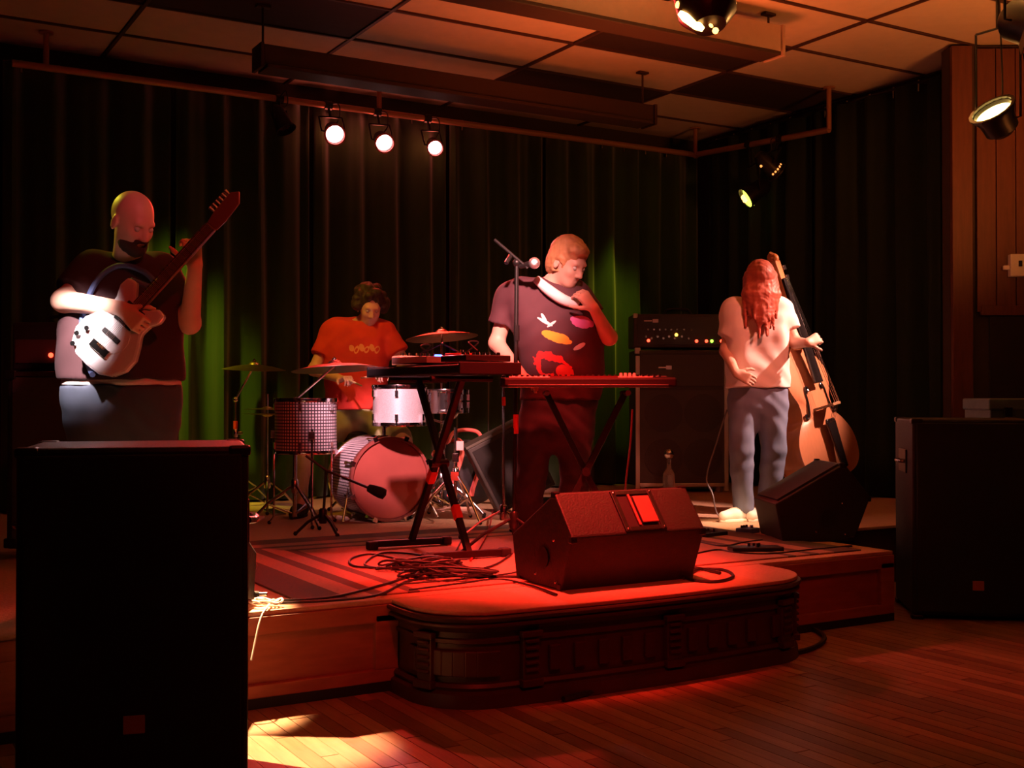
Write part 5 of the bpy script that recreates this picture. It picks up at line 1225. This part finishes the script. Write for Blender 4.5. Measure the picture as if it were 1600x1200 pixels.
# ---- drummer
t, L = person(562, 8.35, 'dark haired drummer in a red T-shirt sitting behind the bass drum')
D_loc = t.location.copy()
tr = [(L(562, 655), X(.075), .125), (L(558, 622, .0), X(.075), .130), (L(556, 585, -.01), X(.08), .128), (L(556, 545, -.02), X(.11), .120), (L(560, 515, -.03), X(.135), .082)]
shl, shr = L(518, 520, -.02), L(602, 520, -.02)
el_, er = L(490, 578, -.10), L(636, 572, -.08)
wl_, wr_ = L(532, 592, -.30), L(610, 586, -.32)
hips = (L(543, 658), L(583, 658)); knees = (Vector((hips[0].x - .24, -.33, .50)), Vector((hips[1].x + .25, -.33, .50))); ank = (Vector((knees[0].x - .03, -.36, .10)), Vector((knees[1].x + .02, -.36, .10)))
hc = L(578, 480, -.10); hf = Vector((.25, -.82, -.40)); hu = Vector((.12, -.35, .92))
hq, HP, HE = head_prims(hc, hf, hu, 1.05)
body = trunk(tr, -.012) + [cone(L(564, 508, -.03), hc + Vector((0, .03, -.05)), .062, .054, .03), cone(shl, shr, .055, .055, .05),
        cone(shl, el_, .050, .041, .03), cone(el_, wl_, .043, .029, .02), cone(shr, er, .050, .041, .03), cone(er, wr_, .043, .028, .02)]
dlh, drh = Vector((.6, -.7, .1)), Vector((-.6, -.7, .1))
body += hand_prims(wl_, dlh, Vector((.1, -.1, -1)), -1, .95) + hand_prims(wr_, drh, Vector((-.1, -.1, -1)), 1, .95)
body += hq + legs(hips, knees, ank, None) + foot(ank[0], (-.1, -1, 0)) + foot(ank[1], (.1, -1, 0))
flesh('body', body, skin, t, .007)
eyes(HP, t)
hq2 = [HE(0, -.03, .045, .098, .105, .095)]
rh = random.Random(4)
for i in range(46):
    a = rh.uniform(0, 2 * math.pi); e = rh.uniform(-.5, 1.4); x, y, z = math.cos(a) * math.cos(e), math.sin(a) * math.cos(e), math.sin(e)
    if y > .35 and e < .55: continue
    r = rh.uniform(.025, .04); hq2.append(HE(x * .098, -.02 + y * .105, .035 + z * .10, r, r, r, .01))
flesh('hair', hq2 + [HE(0, .13, -.03, .062, .08, .085, .015, '-')], mat('hair_dark', (.03, .015, .01), .7, var=.5, scale=60, bump=.3), t, .007, wr=.003, wf=130)
def sh(px_, py_, a, b_, th, c, inner=0): q = L(px_, py_, -.2); return (q.x, q.z, a, b_, th, c, inner)
rtee = print_mat('tee_red_print', (.60, .035, .02), [sh(x_, 543 + 3 * (i_ % 2), .017, .026, .3 * (-1) ** i_, (.75, .28, .12), .25 if i_ % 2 else 0) for i_, x_ in enumerate((548, 556, 564, 572, 580, 588))], -.06)
flesh('tshirt', trunk(tr, .014) + [cone(shl, shr, .075, .075, .05), sleeve(shl, shl.lerp(el_, .62), .080, .078), sleeve(shr, shr.lerp(er, .62), .080, .078),
      cutp(L(560, 640), (0, 0, -1)), cutp(hc + Vector((0, .02, -.095)), (.05, -.3, .95))], rtee, t, .008, wr=.004, wf=24)
mid = [h.lerp(k, .9) for h, k in zip(hips, knees)]
flesh('shorts', trunk([(L(562, 665), X(.075), .130), (L(560, 640), X(.075), .130)], 0) + [sleeve(h, m_, .108, .098) for h, m_ in zip(hips, mid)] + [cutp(L(560, 634), (0, 0, 1))], mat('olive_shorts', (.30, .30, .14), .8, var=.2), t, .009, wr=.003)
shoes(t, ank, ((-.1, -1, 0), (.1, -1, 0)), black_matte)
for w_, dh, dr_, lab in ((wl_, dlh, Vector((.35, -.75, -.12)), 'drumstick in the drummer\'s hand at the left'), (wr_, drh, Vector((-.25, -.8, -.05)), 'drumstick in the drummer\'s hand at the right')):
    c = w_ + dh.normalized() * .10 + Vector((0, 0, -.018)); dr_.normalize()
    t2 = thing('drumstick', lab, 'drumstick', D_loc, CAMZ)
    MB().tube([c - dr_ * .08, c + dr_ * .22, c + dr_ * .29], [.0075, .007, .0045], 8).build('shaft', mat('stick_wood', (.65, .45, .25), .5), t2, smooth=True)
    MB().sphere(c + dr_ * .295, .007, 8).build('tip', mat('stick_wood', (.65, .45, .25), .5), t2, smooth=True)

# ---- bassist
t, L = person(1180, 7.75, 'long haired bassist in pale T-shirt and faded jeans, head bowed, beside the double bass')
tr = [(L(1184, 628), X(.075), .112), (L(1185, 595, .0), X(.07), .118), (L(1183, 560, .0), X(.075), .115), (L(1182, 515, -.02), X(.10), .112), (L(1183, 484, -.03), X(.125), .078)]
shl, shr = L(1146, 487, -.02), L(1221, 485, -.03)
el_, er = L(1134, 548, -.02), L(1243, 535, -.06)
wl_, wr_ = L(1150, 583, -.20), L(1262, 536, -.26)
hips = (L(1163, 632), L(1206, 632)); knees = (L(1158, 705, -.05), L(1209, 705, -.02)); ank = (Vector((L(1160, 700).x, -.03, .09)), Vector((L(1200, 700).x, .03, .09)))
hc = L(1188, 438, -.10); hf = Vector((.15, -.72, -.68)); hu = Vector((.05, -.65, .76))
hq, HP, HE = head_prims(hc, hf, hu, 1.0)
body = trunk(tr, -.012) + [cone(L(1183, 474, -.03), hc + Vector((0, .04, -.04)), .058, .052, .03), cone(shl, shr, .052, .052, .05),
        cone(shl, el_, .047, .039, .03), cone(el_, wl_, .041, .027, .02), cone(shr, er, .047, .039, .03), cone(er, wr_, .041, .027, .02)]
body += hand_prims(wl_, Vector((.7, -.3, -.35)), Vector((.1, .9, -.1)), 1, .6) + hand_prims(wr_, Vector((.55, .2, .25)), Vector((.2, 1, -.2)), -1, .8)
body += hq + legs(hips, knees, ank, None) + foot(ank[0], (-.9, -.5, 0)) + foot(ank[1], (-.7, -.6, 0))
flesh('body', body, skin, t, .0065)
eyes(HP, t)
hr = [HE(0, -.015, .038, .092, .106, .098)]
top = hc + Vector((0, -.05, .06)); rh = random.Random(8)
for i in range(26):
    a = -1.35 + 2.7 * i / 25 + rh.uniform(-.08, .08)
    s0 = hc + Vector((.085 * math.sin(a), -.085 * math.cos(a) * .9 + .01, .035)); s0.y = min(s0.y, hc.y + .03)
    mid_ = s0 + Vector((.02 * math.sin(a) + rh.uniform(-.012, .012), -.03, -.13)); ln = rh.uniform(.30, .46) * (1 - .25 * abs(a) / 1.35)
    e_ = Vector((mid_.x * .8 + rh.uniform(-.03, .03), mid_.y - .01 - .02 * math.cos(a), s0.z - ln))
    hr += [cone(s0, mid_, .024, .022, .012), cone(mid_, e_, .022, .008, .012)]
for i in range(8):
    s0 = hc + Vector((-.07 + .02 * i, .07, .02)); hr.append(cone(s0, s0 + Vector((0, .05, -.22)), .03, .015, .012))
flesh('hair', hr, mat('hair_auburn', (.42, .085, .05), .5, var=.5, scale=45, stretch=(1, 1, .15), bump=.4), t, .006, wr=.002, wf=110)
flesh('tshirt', trunk(tr, .014) + [cone(shl, shr, .070, .070, .05), sleeve(shl, shl.lerp(el_, .62), .074, .072), sleeve(shr, shr.lerp(er, .62), .074, .072),
      cutp(L(1183, 606), (0, 0, -1)), cutp(hc + Vector((0, .03, -.085)), (.05, -.3, .95))], mat('tee_pale', (.86, .72, .68), .85, var=.08, scale=8), t, .007, wr=.005, wf=22)
flesh('jeans', trunk([(L(1184, 632), X(.075), .116), (L(1185, 600), X(.07), .116)], 0) + legs(hips, knees, ank, None, .020) + [cutp((0, 0, .05), (0, 0, -1)), cutp(L(1183, 600), (0, 0, 1))], denim_pale, t, .007, wr=.0035, wf=27)
shoes(t, ank, ((-.9, -.5, 0), (-.7, -.6, 0)), mat('white_canvas', (.85, .80, .75), .6), label='white canvas shoe')

# ================================================================== DOUBLE BASS
varn = mat('bass_varnish_ribs', (.50, .17, .05), .3, var=.3, scale=5, stretch=(4, 4, .5), coat=.5)
plate_v = mat('bass_top_spruce', (.52, .20, .095), .32, var=.15, scale=14, stretch=(6, 6, .3), coat=.4)
ebony = mat('ebony', (.012, .008, .008), .22, coat=.4)
P0 = pix(1308, 742, 8.0); P1 = pix(1191, 378, 8.15)
base = Vector((P0.x, P0.y, STG)); zax = (P1 - P0).normalized(); ang = R(40)
fdir = (-FW * math.cos(ang) + RT * math.sin(ang)); yv = -(fdir - zax * fdir.dot(zax)).normalized(); xv = yv.cross(zax).normalized()
Mb = Matrix((xv, yv, zax)).transposed().to_4x4(); Mb.translation = P0 - base
t = thing('double_bass', 'amber double bass with dark tailpiece leaning beside the bassist', 'double bass', base)
BL = .93
ctrl = [(0.0, .0), (.12, .004), (.22, .03), (.285, .09), (.31, .18), (.295, .28), (.235, .37), (.185, .42), (.17, .48), (.175, .54), (.205, .60), (.225, .67), (.215, .74), (.165, .81), (.10, .87), (.055, .91), (.03, .93)]
sm = smooth_path([(x, 0, z) for x, z in ctrl], 3)
hp = [(v.x * 1.0, v.z) for v in sm]; outb = hp + [(-x, z) for x, z in hp[::-1] if x > .001]
TH = .19
Pb = Mb @ Matrix(((1, 0, 0, 0), (0, 0, -1, 0), (0, 1, 0, 0), (0, 0, 0, 1)))
n = len(outb)
vs_ = [(x * s_, y, z) for y, s_ in ((0, 1), (TH, 1)) for x, z in outb]
MB().add([(x, y, z) for y in (0, TH) for x, z in outb], [(i, (i + 1) % n, n + (i + 1) % n, n + i) for i in range(n)] , Mb).build('ribs', varn, t, smooth=True)
def plate(y0, sg, name, m):
    mb_ = MB(); rings = ((1.035, 0), (1.035, sg * .008), (.93, sg * .012), (.75, sg * .024), (.5, sg * .033), (.25, sg * .037), (.02, sg * .038)); vs_ = []; fs = []
    for s_, dy in rings:
        for x, z in outb: vs_.append((x * s_, y0 + dy, (z - .42) * (1 + (s_ - 1) * 1.0) + .42))
    for k in range(len(rings) - 1): fs += [(k * n + i, k * n + (i + 1) % n, (k + 1) * n + (i + 1) % n, (k + 1) * n + i) for i in range(n)]
    fs.append(tuple((len(rings) - 1) * n + i for i in range(n))); fs.append(tuple(range(n))[::-1])
    return mb_.add(vs_, fs, Mb).build(name, m, t, smooth=True)
plate(0, -1, 'top_plate', plate_v); plate(TH, 1, 'back_plate', varn)
for sx in (-1, 1):
    f = smooth_path([(sx * .085, -.040, .60), (sx * .075, -.040, .625), (sx * .092, -.038, .635), (sx * .108, -.037, .60), (sx * .112, -.036, .53), (sx * .128, -.034, .46), (sx * .145, -.030, .425), (sx * .165, -.026, .43), (sx * .158, -.028, .455)], 6)
    N_ = len(f); MB().tube(f, [.010 if 3 > i or i > N_ - 4 else .0075 for i in range(N_)], 8, Mb).build('f_hole', ebony, t, smooth=True)
br_ = MB(); br_.prism([(-.075, .0), (-.055, .0), (-.04, .03), (.04, .03), (.055, .0), (.075, .0), (.055, .09), (.042, .145), (0, .155), (-.042, .145), (-.055, .09)], -.009, .009, Mb @ Matrix.Translation((0, -.034, .47)) @ Matrix(((1, 0, 0, 0), (0, -1, 0, 0), (0, 0, -1, 0), (0, 0, 0, 1))))
br_.build('bridge', mat('bridge_maple', (.32, .16, .07), .5), t, bevel=.002)
MB().prism([(-.030, .04), (.030, .04), (.050, .36), (.04, .385), (-.04, .385), (-.050, .36)], .072, .092, Pb).build('tailpiece', ebony, t, bevel=.006)
MB().box((0, -.05, .015), (.05, .06, .05), Mb).build('tail_saddle', ebony, t, bevel=.004)
MB().prism([(-.045, .64), (.045, .64), (.026, 1.40), (-.026, 1.40)], .075, .10, Pb).build('fingerboard', ebony, t, bevel=.006)
MB().tube([(0, -.02, .90), (0, -.045, 1.0), (0, -.055, 1.40)], [.05, .027, .024], 12, Mb).build('neck', varn, t, smooth=True)
MB().box((0, -.05, 1.46), (.055, .06, .15), Mb).build('pegbox', varn, t, bevel=.008)
scl = [(0, -.05 + .034 * (1 - a / 14) * math.sin(a * .9), 1.555 + .034 * (1 - a / 14) * math.cos(a * .9)) for a in range(0, 12)]
o = MB(); o.tube(smooth_path([(0, -.03, 1.50), (0, -.02, 1.54)] + scl, 4), .020, 10, Mb); o.build('scroll', varn, t, smooth=True)
for i in range(4):
    s_ = -1 if i % 2 else 1; z = 1.41 + .035 * i; pg_ = MB(); pg_.tube([(0, -.055, z), (s_ * .07, -.055, z)], .006, 8, Mb); pg_.box((s_ * .082, -.055, z), (.03, .008, .035), Mb); pg_.build('tuning_peg', chrome, t, bevel=.002)
for i in range(4):
    x = -.027 + i * .018; MB().tube([(x * .9, -.098, .36), (x, -.190 + .004 * abs(i - 1.5), .49), (x * .55, -.106, 1.40)], .0018, 5, Mb).build('string', chrome, t)
ep = Mb @ Vector((0, TH / 2, 0)); MB().tube([ep + Mb.to_3x3() @ Vector((0, 0, .02)), Vector((ep.x + .05, ep.y, .004))], .008, 8).build('end_pin', chrome, t, smooth=True)
